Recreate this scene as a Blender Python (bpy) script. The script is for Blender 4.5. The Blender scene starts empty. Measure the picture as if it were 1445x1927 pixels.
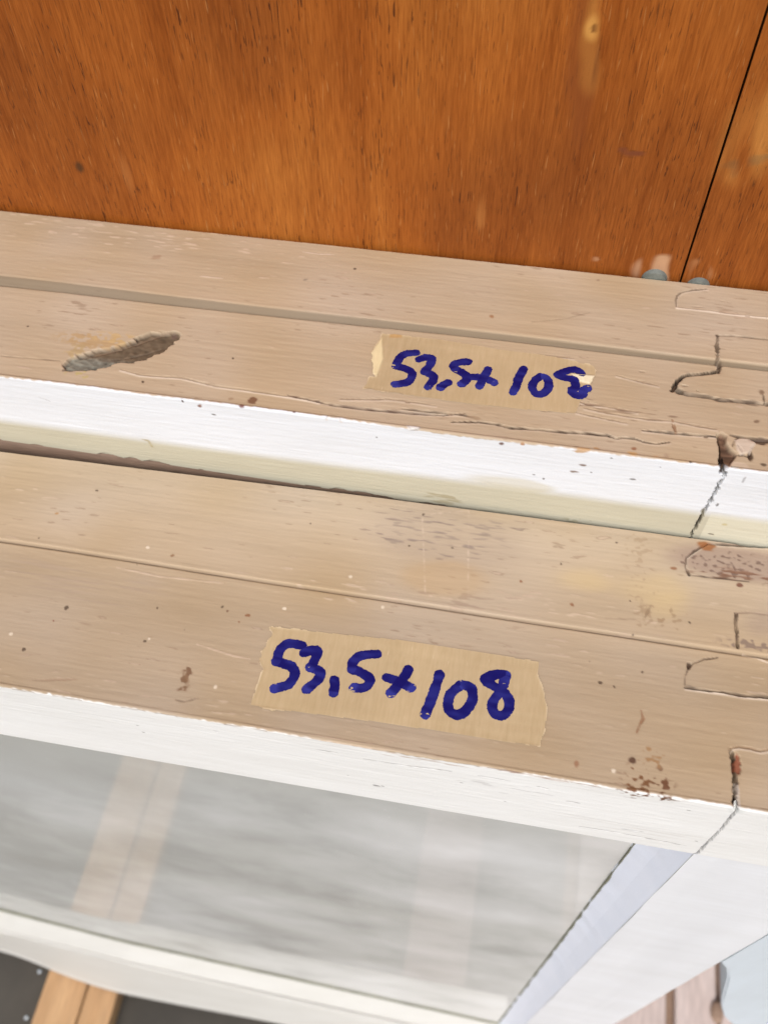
import bpy, bmesh, math
import numpy as np
from mathutils import Matrix, Vector

# ------------------------------------------------------------------ camera, sky, sun, exposure
H0 = 0.80                                   # camera height above the ground (m)
F = 1750.0; CX, CY = 722.5, 963.5           # photograph: 1445 x 1927 pixels
MR = np.array([[0.98444901, 0.17488937, -0.0165485],
               [-0.13507146, 0.81379854, 0.56523238],
               [-0.11232027, 0.55420723, -0.82476573]])     # rows: right, up, forward
sc = bpy.context.scene
cd = bpy.data.cameras.new("camera"); cam = bpy.data.objects.new("camera", cd)
sc.collection.objects.link(cam); sc.camera = cam
cd.sensor_fit = 'VERTICAL'; cd.sensor_height = 5.0; cd.sensor_width = 3.75
cd.lens = F / 1927 * 5.0
cd.clip_start = 0.01; cd.clip_end = 200
cd.dof.use_dof = True; cd.dof.focus_distance = 0.222; cd.dof.aperture_fstop = 2.6
cam.matrix_world = Matrix(((MR[0][0], MR[1][0], -MR[2][0], 0), (MR[0][1], MR[1][1], -MR[2][1], 0),
                           (MR[0][2], MR[1][2], -MR[2][2], H0), (0, 0, 0, 1)))
SUN_EL, SUN_AZ = math.radians(50), math.radians(-4)   # azimuth: from the camera side (-Y) towards +X
w = bpy.data.worlds.new("World"); sc.world = w; w.use_nodes = True
nt = w.node_tree; bg = nt.nodes['Background']
sky = nt.nodes.new('ShaderNodeTexSky'); sky.sky_type = 'NISHITA'; sky.sun_disc = False
sky.sun_elevation = SUN_EL; sky.sun_rotation = math.pi - SUN_AZ
sky.dust_density = 4.0; sky.air_density = 1.0; sky.ozone_density = 1.0
hs = nt.nodes.new('ShaderNodeHueSaturation'); hs.inputs['Saturation'].default_value = 0.85
nt.links.new(sky.outputs[0], hs.inputs['Color']); nt.links.new(hs.outputs[0], bg.inputs[0])
bg.inputs[1].default_value = 0.15
sl = bpy.data.lights.new("sun", 'SUN'); sl.energy = 1.4; sl.angle = math.radians(28); sl.color = (1.0, 0.99, 0.975)
so = bpy.data.objects.new("sun", sl); sc.collection.objects.link(so); so.location = (1, -1, 3)
sd = Vector((math.sin(SUN_AZ) * math.cos(SUN_EL), -math.cos(SUN_AZ) * math.cos(SUN_EL), math.sin(SUN_EL)))
so.rotation_euler = (-sd).to_track_quat('-Z', 'Y').to_euler()
sc.view_settings.view_transform = 'Standard'; sc.view_settings.look = 'None'
sc.view_settings.exposure = 0.16; sc.view_settings.gamma = 1.0

# ------------------------------------------------------------------ helpers
rng = np.random.default_rng(7)

def at(px, py, axis, val):
    """photo pixel -> world point on the plane  coordinate[axis] == val"""
    d = MR.T @ np.array([(px - CX) / F, -(py - CY) / F, 1.0])
    o = np.array([0, 0, H0]); s = (val - o[axis]) / d[axis]
    return o + s * d

def lin(c):
    c = np.array(c, float) / 255.0
    return np.where(c <= 0.04045, c / 12.92, ((c + 0.055) / 1.055) ** 2.4)

def empty(name, loc, label=None, cat=None, group=None):
    o = bpy.data.objects.new(name, None); sc.collection.objects.link(o)
    o.location = loc; o.empty_display_size = 0.02
    if label: o['label'] = label
    if cat: o['category'] = cat
    if group: o['group'] = group
    return o

def link(name, me, mat, parent=None, label=None, cat=None, kind=None, group=None, smooth=False):
    o = bpy.data.objects.new(name, me); sc.collection.objects.link(o)
    if mat is not None: me.materials.append(mat)
    if parent is not None:
        o.parent = parent; o.matrix_parent_inverse = Matrix.Translation(-parent.location)
    if label: o['label'] = label
    if cat: o['category'] = cat
    if kind: o['kind'] = kind
    if group: o['group'] = group
    if smooth: me.polygons.foreach_set('use_smooth', np.ones(len(me.polygons), bool))
    return o

def quads(name, V, Q, col=None):
    """fast mesh from vertex array and quad array, unused vertices dropped"""
    Q = Q.reshape(-1, 4)
    used = np.zeros(len(V), bool); used[Q.ravel()] = True
    remap = np.cumsum(used) - 1
    V = V[used]; Q = remap[Q]
    me = bpy.data.meshes.new(name)
    me.vertices.add(len(V)); me.vertices.foreach_set('co', V.astype(np.float32).ravel())
    me.loops.add(Q.size); me.loops.foreach_set('vertex_index', Q.astype(np.int32).ravel())
    me.polygons.add(len(Q)); me.polygons.foreach_set('loop_start', np.arange(0, Q.size, 4, dtype=np.int32))
    me.update(calc_edges=True)
    if col is not None:
        a = me.color_attributes.new('Col', 'FLOAT_COLOR', 'POINT')
        c = np.ones((len(V), 4), np.float32); c[:, :col.shape[1]] = col[used]
        a.data.foreach_set('color', c.ravel())
    me.polygons.foreach_set('use_smooth', np.ones(len(Q), bool))
    return me

def box(name, x0, x1, y0, y1, z0, z1, mat, parent=None, bevel=0.0012, **kw):
    bm = bmesh.new(); bmesh.ops.create_cube(bm, size=1)
    for v in bm.verts:
        v.co = Vector(((x0 + x1) / 2 + v.co.x * (x1 - x0), (y0 + y1) / 2 + v.co.y * (y1 - y0), (z0 + z1) / 2 + v.co.z * (z1 - z0)))
    if bevel: bmesh.ops.bevel(bm, geom=bm.edges[:], offset=bevel, segments=2, affect='EDGES', profile=0.5)
    me = bpy.data.meshes.new(name); bm.to_mesh(me); bm.free()
    return link(name, me, mat, parent, **kw)

def streaks(shape, lx, ly, seed):
    """zero-mean unit noise, correlation lengths lx, ly in cells (axis0 = s, axis1 = x)"""
    r = np.random.default_rng(seed)
    n = np.fft.rfft2(r.standard_normal(shape))
    fy = np.fft.fftfreq(shape[0])[:, None]; fx = np.fft.rfftfreq(shape[1])[None, :]
    n *= np.exp(-2 * (np.pi ** 2) * ((fy * ly) ** 2 + (fx * lx) ** 2))
    o = np.fft.irfft2(n, s=shape); return o / o.std()

def sstep(a, b, x):
    t = np.clip((x - a) / (b - a), 0, 1); return t * t * (3 - 2 * t)

# ------------------------------------------------------------------ materials
def mat(name):
    m = bpy.data.materials.new(name); m.use_nodes = True
    return m, m.node_tree, m.node_tree.nodes['Principled BSDF']

def N(t, kind, **kw):
    n = t.nodes.new(kind)
    for k, v in kw.items():
        if k.startswith('i_'):
            key = k[2:]; key = int(key) if key.isdigit() else key.replace('_', ' ')
            n.inputs[key].default_value = v
        else: setattr(n, k, v)
    return n

def noise(t, scale_vec, scale=1.0, detail=4, rough=0.55, dist=0.0):
    tc = N(t, 'ShaderNodeTexCoord'); mp = N(t, 'ShaderNodeMapping'); mp.inputs['Scale'].default_value = scale_vec
    n = N(t, 'ShaderNodeTexNoise'); n.inputs['Scale'].default_value = scale
    n.inputs['Detail'].default_value = detail; n.inputs['Roughness'].default_value = rough; n.inputs['Distortion'].default_value = dist
    t.links.new(tc.outputs['Object'], mp.inputs[0]); t.links.new(mp.outputs[0], n.inputs[0]); return n

def ramp(t, src, stops):
    r = N(t, 'ShaderNodeValToRGB'); e = r.color_ramp.elements
    e[0].position, e[0].color = stops[0][0], (*stops[0][1], 1)
    e[1].position, e[1].color = stops[-1][0], (*stops[-1][1], 1)
    for p, c in stops[1:-1]:
        k = e.new(p); k.color = (*c, 1)
    t.links.new(src, r.inputs[0]); return r

def mix(t, a, b, fac, mode='MIX'):
    m = N(t, 'ShaderNodeMix', data_type='RGBA', blend_type=mode)
    for s, v in ((6, a), (7, b), (0, fac)):
        if isinstance(v, (tuple, list)): m.inputs[s].default_value = (*v, 1)
        elif isinstance(v, (int, float)): m.inputs[s].default_value = v
        else: t.links.new(v, m.inputs[s])
    return m.outputs[2]

def bump(t, b, src, strength, dist):
    n = N(t, 'ShaderNodeBump'); n.inputs['Strength'].default_value = strength; n.inputs['Distance'].default_value = dist
    t.links.new(src, n.inputs['Height']); t.links.new(n.outputs[0], b.inputs['Normal']); return n

def brushed_paint(name, axis='x', base=None, rough=0.62, spec=0.25, bstr=0.32):
    m, t, b = mat(name)
    sv = {'x': (60, 1500, 1500), 'z': (1500, 1500, 60)}[axis]
    n1 = noise(t, sv, 1.0, 4, 0.7)
    n2 = noise(t, (25, 90, 90) if axis == 'x' else (90, 90, 25), 1.0, 4)
    n3 = noise(t, (3500, 3500, 3500), 1.0, 2)
    if base is None:
        at_ = N(t, 'ShaderNodeAttribute', attribute_name='Col'); c = at_.outputs['Color']
    else:
        rg = N(t, 'ShaderNodeRGB'); rg.outputs[0].default_value = (*base, 1); c = rg.outputs[0]
    r = ramp(t, n2.outputs[0], [(0.3, (0.965, 0.96, 0.95)), (0.7, (1.03, 1.03, 1.03))])
    c = mix(t, c, r.outputs[0], 1.0, 'MULTIPLY')
    r3 = ramp(t, n1.outputs[0], [(0.3, (0.985, 0.98, 0.975)), (0.6, (1.01, 1.01, 1.01))])
    c = mix(t, c, r3.outputs[0], 1.0, 'MULTIPLY')
    t.links.new(c, b.inputs['Base Color'])
    b.inputs['Roughness'].default_value = rough; b.inputs['Specular IOR Level'].default_value = spec
    ad = N(t, 'ShaderNodeMath', operation='MULTIPLY_ADD', i_1=0.35); t.links.new(n3.outputs[0], ad.inputs[0]); t.links.new(n1.outputs[0], ad.inputs[2])
    bump(t, b, ad.outputs[0], bstr, 0.00012)
    return m

BEIGE = np.array([0.468, 0.362, 0.246]); WHITE = np.array([0.725, 0.745, 0.765]); CREAM = np.array([0.50, 0.475, 0.365])
M_painted = brushed_paint('aged_paint')
M_white = brushed_paint('white_gloss_paint', 'x', (0.74, 0.745, 0.735))
M_whitez = brushed_paint('white_gloss_paint_upright', 'z', (0.74, 0.745, 0.735))
M_trim = brushed_paint('cool_white_paint', 'z', (0.60, 0.67, 0.72), bstr=0.2)
M_beige = brushed_paint('beige_paint', 'x', tuple(BEIGE))

M_foot_shade = brushed_paint('white_paint_foot_shade', 'x', (0.56, 0.555, 0.52))  # white darkened in the colour, standing in for shade at the window foot
def putty_mat():
    m, t, b = mat('glazing_putty_paint')
    n = noise(t, (60, 60, 60), 1.0, 4); n2 = noise(t, (900, 900, 300), 1.0, 3)
    r = ramp(t, n.outputs[0], [(0.3, (0.76, 0.81, 0.91)), (0.7, (0.81, 0.85, 0.94))])
    t.links.new(r.outputs[0], b.inputs['Base Color']); b.inputs['Roughness'].default_value = 0.45
    bump(t, b, n2.outputs[0], 0.25, 0.0002); return m
M_putty = putty_mat()

def glass_mat():
    m, t, b = mat('dusty_window_glass')
    t.nodes.remove(b); out = t.nodes['Material Output']
    tr = N(t, 'ShaderNodeBsdfTransparent'); tr.inputs[0].default_value = (0.90, 0.95, 0.92, 1)
    df = N(t, 'ShaderNodeBsdfDiffuse')
    gl = N(t, 'ShaderNodeBsdfGlossy'); gl.inputs['Roughness'].default_value = 0.025
    n = noise(t, (17, 11, 19), 1.0, 4, 0.55, 0.15); n2 = noise(t, (700, 700, 700), 1.0, 2)
    n4 = noise(t, (5, 4, 7), 1.0, 3, 0.5, 0.2)
    c1 = ramp(t, n.outputs[0], [(0.28, (0.68, 0.68, 0.66)), (0.46, (0.77, 0.775, 0.76)), (0.75, (0.83, 0.84, 0.84))])
    c = mix(t, c1.outputs[0], ramp(t, n4.outputs[0], [(0.3, (0.84, 0.83, 0.79)), (0.7, (1.04, 1.04, 1.04))]).outputs[0], 1.0, 'MULTIPLY')
    sp = ramp(t, n2.outputs[0], [(0.70, (0, 0, 0)), (0.76, (1, 1, 1))])
    c = mix(t, c, (0.85, 0.85, 0.82), sp.outputs[0]); t.links.new(c, df.inputs[0])
    tcg = N(t, 'ShaderNodeTexCoord'); sx = N(t, 'ShaderNodeSeparateXYZ'); t.links.new(tcg.outputs['Object'], sx.inputs[0])
    gx = N(t, 'ShaderNodeMath', operation='MULTIPLY_ADD', i_1=1.9, i_2=0.60); t.links.new(sx.outputs[0], gx.inputs[0])      # coverage rises towards the stile ...
    gz = N(t, 'ShaderNodeMath', operation='MULTIPLY_ADD', i_1=-1.1); t.links.new(sx.outputs[2], gz.inputs[0]); t.links.new(gx.outputs[0], gz.inputs[2])   # ... and the foot
    ga = N(t, 'ShaderNodeMath', operation='MULTIPLY_ADD', i_1=0.8); t.links.new(n.outputs[0], ga.inputs[0]); t.links.new(gz.outputs[0], ga.inputs[2])
    cov = ramp(t, ga.outputs[0], [(0.25, (0.55,) * 3), (0.95, (0.97,) * 3)])
    mx = N(t, 'ShaderNodeMixShader'); t.links.new(cov.outputs[0], mx.inputs[0]); t.links.new(tr.outputs[0], mx.inputs[1]); t.links.new(df.outputs[0], mx.inputs[2])
    fr = N(t, 'ShaderNodeFresnel'); fr.inputs[0].default_value = 1.5
    mx2 = N(t, 'ShaderNodeMixShader'); fm = N(t, 'ShaderNodeMath', operation='MULTIPLY', i_1=0.55); t.links.new(fr.outputs[0], fm.inputs[0]); t.links.new(fm.outputs[0], mx2.inputs[0]); t.links.new(mx.outputs[0], mx2.inputs[1]); t.links.new(gl.outputs[0], mx2.inputs[2])
    t.links.new(mx2.outputs[0], out.inputs[0]); return m
M_glass = glass_mat()

def ply_mat():
    m, t, b = mat('varnished_plywood')
    a = N(t, 'ShaderNodeAttribute', attribute_name='Col')
    big = noise(t, (13, 1, 8), 1.0, 3, 0.5, 0.3)                 # broad tone
    mid = noise(t, (170, 1, 14), 1.0, 5, 0.6, 0.5)               # grain bands
    fin = noise(t, (2300, 1, 130), 1.0, 3, 0.6, 0.3)              # fine fibres
    por = noise(t, (2500, 1, 210), 1.0, 1, 0.5, 0.6)             # pores
    lgt = noise(t, (2300, 1, 170), 1.0, 1, 0.5, 0.4)
    c = ramp(t, big.outputs[0], [(0.30, (0.205, 0.058, 0.011)), (0.5, (0.298, 0.087, 0.014)), (0.72, (0.39, 0.140, 0.026))]).outputs[0]
    c = mix(t, c, ramp(t, mid.outputs[0], [(0.3, (0.82, 0.76, 0.70)), (0.5, (1, 1, 1)), (0.72, (1.12, 1.17, 1.2))]).outputs[0], 1.0, 'MULTIPLY')
    c = mix(t, c, ramp(t, fin.outputs[0], [(0.3, (0.78, 0.72, 0.66)), (0.7, (1.18, 1.2, 1.22))]).outputs[0], 1.0, 'MULTIPLY')
    pf = ramp(t, por.outputs[0], [(0.63, (0, 0, 0)), (0.69, (1, 1, 1))])
    msk = noise(t, (70, 1, 28), 1.0, 4)
    pm = ramp(t, msk.outputs[0], [(0.38, (0.15,) * 3), (0.60, (1, 1, 1))])
    pf2 = mix(t, pf.outputs[0], pm.outputs[0], 1.0, 'MULTIPLY')
    c = mix(t, c, (0.085, 0.024, 0.007), pf2)
    lf = ramp(t, lgt.outputs[0], [(0.69, (0, 0, 0)), (0.76, (0.38, 0.38, 0.38))])
    c = mix(t, c, (0.50, 0.24, 0.08), lf.outputs[0])
    # stains held by the mesh: alpha channel = amount
    c = mix(t, c, a.outputs['Color'], a.outputs['Alpha'])
    t.links.new(c, b.inputs['Base Color'])
    b.inputs['Roughness'].default_value = 0.38; b.inputs['Specular IOR Level'].default_value = 0.16
    inv = N(t, 'ShaderNodeMath', operation='MULTIPLY_ADD', i_1=-1.5); t.links.new(pf2, inv.inputs[0]); t.links.new(fin.outputs[0], inv.inputs[2])
    bump(t, b, inv.outputs[0], 0.35, 0.00015); return m
M_ply = ply_mat()

def simple_noise_mat(name, c0, c1, sv, rough=0.7, bs=0.3, bd=0.0004, fine=(900, 900, 900)):
    m, t, b = mat(name); n = noise(t, sv, 1.0, 5, 0.6, 0.3); f = noise(t, fine, 1.0, 3)
    r = ramp(t, n.outputs[0], [(0.3, c0), (0.7, c1)])
    c = mix(t, r.outputs[0], ramp(t, f.outputs[0], [(0.3, (0.85,) * 3), (0.7, (1.12,) * 3)]).outputs[0], 1.0, 'MULTIPLY')
    t.links.new(c, b.inputs['Base Color']); b.inputs['Roughness'].default_value = rough
    bump(t, b, f.outputs[0], bs, bd); return m
M_ground = simple_noise_mat('dark_grey_paving', (0.045, 0.040, 0.032), (0.08, 0.070, 0.056), (14, 14, 14), 0.8)
M_lath = simple_noise_mat('raw_pine', (0.40, 0.23, 0.105), (0.52, 0.32, 0.16), (90, 8, 90), 0.6, fine=(900, 60, 900))
M_pale = simple_noise_mat('pale_pink_board', (0.56, 0.46, 0.42), (0.68, 0.58, 0.54), (30, 8, 30), 0.6, fine=(500, 60, 500))
M_brownwood = simple_noise_mat('old_brown_wood', (0.26, 0.17, 0.12), (0.36, 0.25, 0.18), (30, 300, 300), 0.8, fine=(200, 1200, 1200))
M_dim = simple_noise_mat('dull_pink_board', (0.24, 0.17, 0.15), (0.31, 0.23, 0.20), (30, 8, 30), 0.7, fine=(500, 60, 500))
M_mildew_gap = simple_noise_mat('green_black_mildew_and_gap_shade', (0.10, 0.10, 0.06), (0.22, 0.22, 0.15), (60, 60, 60), 0.8)
M_metal = simple_noise_mat('zinc_metal', (0.10, 0.115, 0.10), (0.19, 0.21, 0.19), (250, 250, 250), 0.5)
M_render = simple_noise_mat('grey_wall', (0.10, 0.095, 0.09), (0.16, 0.15, 0.14), (6, 6, 6), 0.9)

def tape_mat():
    m, t, b = mat('masking_tape')
    a = N(t, 'ShaderNodeAttribute', attribute_name='Col')
    f = noise(t, (1300, 160, 1300), 1.0, 4, 0.65); g = noise(t, (70, 70, 70), 1.0, 3)
    f2 = noise(t, (2600, 260, 2600), 1.0, 2, 0.5)
    c = mix(t, a.outputs['Color'], ramp(t, f.outputs[0], [(0.3, (0.93, 0.92, 0.88)), (0.7, (1.05, 1.06, 1.08))]).outputs[0], 1.0, 'MULTIPLY')
    c = mix(t, c, ramp(t, g.outputs[0], [(0.3, (0.94, 0.93, 0.90)), (0.7, (1.04, 1.04, 1.04))]).outputs[0], 1.0, 'MULTIPLY')
    c = mix(t, c, (0.62, 0.50, 0.33), ramp(t, f2.outputs[0], [(0.70, (0, 0, 0)), (0.78, (0.7,) * 3)]).outputs[0])
    t.links.new(c, b.inputs['Base Color']); b.inputs['Roughness'].default_value = 0.42; b.inputs['Specular IOR Level'].default_value = 0.45
    bump(t, b, f.outputs[0], 0.3, 0.00006); return m
M_tape = tape_mat()

def ink_mat():
    m, t, b = mat('blue_marker_ink')
    a = N(t, 'ShaderNodeAttribute', attribute_name='Col')
    t.links.new(a.outputs['Color'], b.inputs['Base Color']); b.inputs['Roughness'].default_value = 0.35
    b.inputs['Specular IOR Level'].default_value = 0.15; return m
M_ink = ink_mat()

# ------------------------------------------------------------------ ground and back wall
box('ground', -6, 6, -6, 6, -0.2, 0.0, M_ground, bevel=0, kind='structure')
box('back_wall', -3, 3, 0.225, 0.40, 0.0, 2.4, M_render, bevel=0, kind='structure')

# ------------------------------------------------------------------ painted-surface canvas
STEP = 0.00025
class Canvas:
    """a fine sheet that runs over the top of a rail and down its front: rows s, columns X"""
    def __init__(s, ztop, yback, yfront, zbot, x0, x1, ygroove, gw_left, gw_right, drop, seed, yback_fn=None):
        s.z, s.yb, s.yf, s.zb = ztop, yback, yfront, zbot
        s.r = 0.0011
        s.top = yback - yfront - s.r; s.arc = s.r * math.pi / 2; s.front = (ztop - s.r - zbot)
        L = s.top + s.arc + s.front
        s.S = np.linspace(0, L, int(L / STEP)); s.X = np.linspace(x0, x1, int((x1 - x0) / STEP))
        s.SS, s.XX = np.meshgrid(s.S, s.X, indexing='ij')
        s.h = np.zeros_like(s.SS); s.seed = seed
        s.col = np.zeros(s.SS.shape + (3,)); s.col[:] = BEIGE
        s.yback_fn = yback_fn; s.yg = ygroove; s.gl, s.gr, s.drop = gw_left, gw_right, drop
        s.se = s.top + s.arc * 0.8          # where the beige paint ends
        n = lambda lx, ly, k: streaks(s.SS.shape, lx, ly, seed + k)
        s.nA, s.nB, s.nC, s.nD = n(60, 1.4, 1), n(16, 0.8, 2), n(120, 14, 3), n(1.5, 1.2, 4)
        s.nE = n(4.5, 0.8, 5); s.nF = n(25, 25, 6)
        # ground tone of the paint
        s.col *= (1 + 0.018 * s.nC + 0.012 * s.nA + .008 * s.nB)[..., None]
        s.col += 0.012 * s.nF[..., None] * np.array([0.7, 1.0, 1.4])
        s.h += 0.000008 * s.nA + 0.000007 * s.nB + 0.00001 * s.nF + .000010 * s.nE
        # scattered grey-brown fibre marks
        f = sstep(2.0, 2.9, s.nE + 0.45 * s.nF) * 0.55
        s.blend(f, (0.27, 0.18, 0.115)); s.h -= 0.00006 * f
        f = sstep(2.3, 3.2, s.nE * 0.9 - 0.5 * s.nC) * 0.45
        s.blend(f, (0.66, 0.52, 0.39)); s.h += 0.00008 * f
        # rebate step: back strip high, front strip low, thin groove between
        sg = s.yb - s.yg
        wv = sg + 0.00025 * streaks((4, len(s.X)), 90, 1, seed + 9)[0][None, :]
        gw = (s.gl + (s.gr - s.gl) * sstep(x0, x1, s.XX) ** 0.8)
        d = s.SS - wv
        s.h += np.where(d < 0, 0, -drop * sstep(0, 1, d / gw))
        s.h += drop * sstep(s.top, s.top + s.arc, s.SS)
        s.h += 0.00007 * np.exp(-((d + 0.0005) / 0.0005) ** 2)
        g = np.exp(-((d - gw - 0.0001) / 0.00022) ** 2)
        s.h -= 0.0006 * g
        s.blend(0.75 * g, (0.17, 0.11, 0.065)); s.blend((.8 if drop > .001 else .3) * sstep(0, .0004, d) * (1 - sstep(-.0001, .0003, d - gw)), (0.165, 0.125, 0.08))
        # white front below the edge
        e = s.SS - s.se - 0.00028 * streaks((4, len(s.X)), 45, 1, seed + 11)[0][None, :] - 0.0001 * s.nD
        wf = sstep(-0.00025, 0.00025, e)
        wc = WHITE * (1 + 0.006 * s.nC + 0.004 * s.nA)[..., None]
        s.wf = wf; s.col = s.col * (1 - wf[..., None]) + wc * wf[..., None]
        s.h += 0.000015 * np.exp(-(e / 0.0004) ** 2) + wf * 0.000004 * s.nB
    def blend(s, f, c):
        f = np.clip(f, 0, 1)[..., None] if not np.isscalar(f) else f
        s.col = s.col * (1 - f) + np.array(c) * f
    def XS(s, px, py, face):
        if face == 't':
            p = at(px, py, 2, s.z); return p[0], s.yb - p[1]
        p = at(px, py, 1, s.yf); return p[0], s.top + s.arc + (s.z - s.r - p[2])
    def win(s, pts, pad):
        a = np.array(pts); x0, s0 = a.min(0) - pad; x1, s1 = a.max(0) + pad
        i0, i1 = np.searchsorted(s.S, [s0, s1]); j0, j1 = np.searchsorted(s.X, [x0, x1])
        return slice(max(i0, 0), max(i1, 0)), slice(max(j0, 0), max(j1, 0))
    def dist(s, P, w):
        X, S = s.XX[w], s.SS[w]; D = np.full(X.shape, 1.0); T = np.zeros(X.shape); tot = 0
        Ls = [math.dist(P[k], P[k + 1]) for k in range(len(P) - 1)]; A = sum(Ls) or 1
        for k in range(len(P) - 1):
            a, b = np.array(P[k]), np.array(P[k + 1]); ab = b - a; l2 = max(ab @ ab, 1e-14)
            t = np.clip(((X - a[0]) * ab[0] + (S - a[1]) * ab[1]) / l2, 0, 1)
            d = np.hypot(X - a[0] - t * ab[0], S - a[1] - t * ab[1])
            m = d < D; D[m] = d[m]; T[m] = ((tot + t * Ls[k]) / A)[m]; tot += Ls[k]
        return D, T
    def crack(s, pts, face='t', wid=0.35, depth=0.8, dark=(0.045, 0.025, 0.015), amt=1.0, taper=True, halo=0.22, wig=0.25, light=0):
        """crack drawn along photo pixels; widths and depths in millimetres"""
        P = [s.XS(px, py, face) for px, py in pts]; w = s.win(P, 0.004)
        if s.XX[w].size == 0: return
        D, T = s.dist(P, w)
        wid, depth = wid * 1e-3, depth * 1e-3
        k = (np.sin(np.pi * np.clip(T, 0.02, 0.98)) ** 0.5 if taper else 1.0)
        ww = .5 * wid * k * (1 + wig * 0.9 * s.nE[w]) + 1e-6
        rr = np.random.default_rng(int(pts[0][0] * 7 + pts[0][1])); nk = max(4, int(math.dist(P[0], P[-1]) / .0016)); kv = np.clip(rr.normal(.82, .28, nk + 1), .2, 1)
        am = np.interp(T, np.linspace(0, 1, nk + 1), kv); amt = amt * am; ww = ww * (.55 + .55 * am)
        f = 1 - sstep(0.35, 1.0, D / (ww * 1.15 + STEP * 0.5))
        s.h[w] -= depth * f * k
        fc = 1 - sstep(0.6, 1.25, D / (ww * 1.3 + STEP * 0.55))
        c = s.col[w]; a = np.clip(fc * amt, 0, 1)[..., None]; c[:] = c * (1 - a) + np.array(dark) * a
        hl = np.clip((np.exp(-(D / (wid * 1.2 + 1e-4)) ** 2) - f) * halo * .7 * (0.6 + 0.4 * s.nD[w]), 0, 1)[..., None]
        c[:] = c * (1 - hl) + np.array((0.30, 0.19, 0.11)) * hl
        if light:
            X, S = s.XX[w], s.SS[w]
            P2 = [(a_[0] + 0.0001, a_[1] + 0.00045) for a_ in P]; D2, _ = s.dist(P2, w)
            lf = (np.exp(-(D2 / 0.00028) ** 2) * light * (1 - f)); s.h[w] += 0.0001 * lf
            lf = np.clip(lf, 0, 1)[..., None]; c[:] = c * (1 - lf) + np.array((0.70, 0.60, 0.48)) * lf
        s.col[w] = c
    def blob(s, px, py, rx, ry, color, amt=1.0, face='t', ang=0.0, rough=0.35, h=0.0, soft=0.35):
        """spot: radii in photo pixels across the surface (about 7 px per mm)"""
        x, S0 = s.XS(px, py, face); rx, ry = rx / 7300.0, ry / 6200.0; R = max(rx, ry) * 1.8
        w = s.win([(x, S0)], R)
        if s.XX[w].size == 0: return
        dx, dy = s.XX[w] - x, s.SS[w] - S0; ca, sa = math.cos(ang), math.sin(ang)
        u, v = (dx * ca + dy * sa) / rx, (-dx * sa + dy * ca) / ry
        q = np.hypot(u, v) + rough * (0.35 * s.nD[w] + 0.25 * s.nE[w])
        f = (1 - sstep(1 - soft, 1 + soft, q)); s.h[w] += h * 1e-3 * f
        a = (f * amt)[..., None]; s.col[w] = s.col[w] * (1 - a) + np.array(color) * a
    def smudge(s, px, py, rx, ry, color, amt=0.6, face='t', th=0.8, ang=0.0, kind='E', h=0.0):
        """broken-up marks: noise thresholded inside a soft ellipse"""
        x, S0 = s.XS(px, py, face); rx, ry = rx / 7300.0, ry / 6200.0; R = max(rx, ry) * 2
        w = s.win([(x, S0)], R)
        if s.XX[w].size == 0: return
        dx, dy = s.XX[w] - x, s.SS[w] - S0; ca, sa = math.cos(ang), math.sin(ang)
        u, v = (dx * ca + dy * sa) / rx, (-dx * sa + dy * ca) / ry
        env = np.exp(-(u * u + v * v))
        n = {'E': s.nE, 'D': s.nD, 'B': s.nB, 'F': s.nF}[kind][w]
        f = sstep(th - .15, th + 1.0, n + 1.6 * env - 0.9) * sstep(0.02, 0.5, env)
        s.h[w] += h * 1e-3 * f
        a = np.clip(f * amt, 0, 1)[..., None]; s.col[w] = s.col[w] * (1 - a) + np.array(color) * a
    def poly(s, pts, face='t', grow=0.0):
        P = [s.XS(px, py, face) for px, py in pts]; w = s.win(P, 0.003)
        X, S = s.XX[w], s.SS[w]; ins = np.zeros(X.shape, bool); n = len(P)
        for k in range(n):
            (xa, ya), (xb, yb) = P[k], P[(k + 1) % n]
            if ya == yb: continue
            m = ((ya > S) != (yb > S)) & (X < (xb - xa) * (S - ya) / (yb - ya) + xa); ins ^= m
        D, _ = s.dist(P + [P[0]], w); sd = np.where(ins, D, -D)
        return w, sd
    def build(s, name_parts, split, mat_, parent):
        """split: boolean mask for the second part. Adds mesh data; returns the two meshes"""
        S = s.SS
        yb = s.yb
        th = np.clip((S - s.top) / s.r, 0, math.pi / 2)
        y = np.where(S < s.top, s.yb - S, s.yf + s.r - s.r * np.sin(th))
        z = np.where(S < s.top, s.z, s.z - s.r + s.r * np.cos(th))
        z = np.where(S > s.top + s.arc, s.z - s.r - (S - s.top - s.arc), z)
        ny = -np.sin(th); nz = np.cos(th)
        if s.yback_fn is not None:      # slightly uneven back edge
            yo = s.yback_fn(s.XX) - s.yb; y = y + yo * np.clip(1 - S / 0.02, 0, 1)
        hh = s.h * np.clip((s.S[-1] - S) / 0.002, 0, 1); y = y + ny * hh; z = z + nz * hh
        V = np.stack([s.XX, y, z], -1).reshape(-1, 3)
        ns, nx = S.shape; idx = np.arange(ns * nx).reshape(ns, nx)
        Q = np.stack([idx[:-1, :-1], idx[1:, :-1], idx[1:, 1:], idx[:-1, 1:]], -1)
        C = np.clip(s.col, 0.004, 0.9).reshape(-1, 3)
        m = split[:-1, :-1]
        return (V, Q[~m].reshape(-1, 4), C), (V, Q[m].reshape(-1, 4), C)

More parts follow.
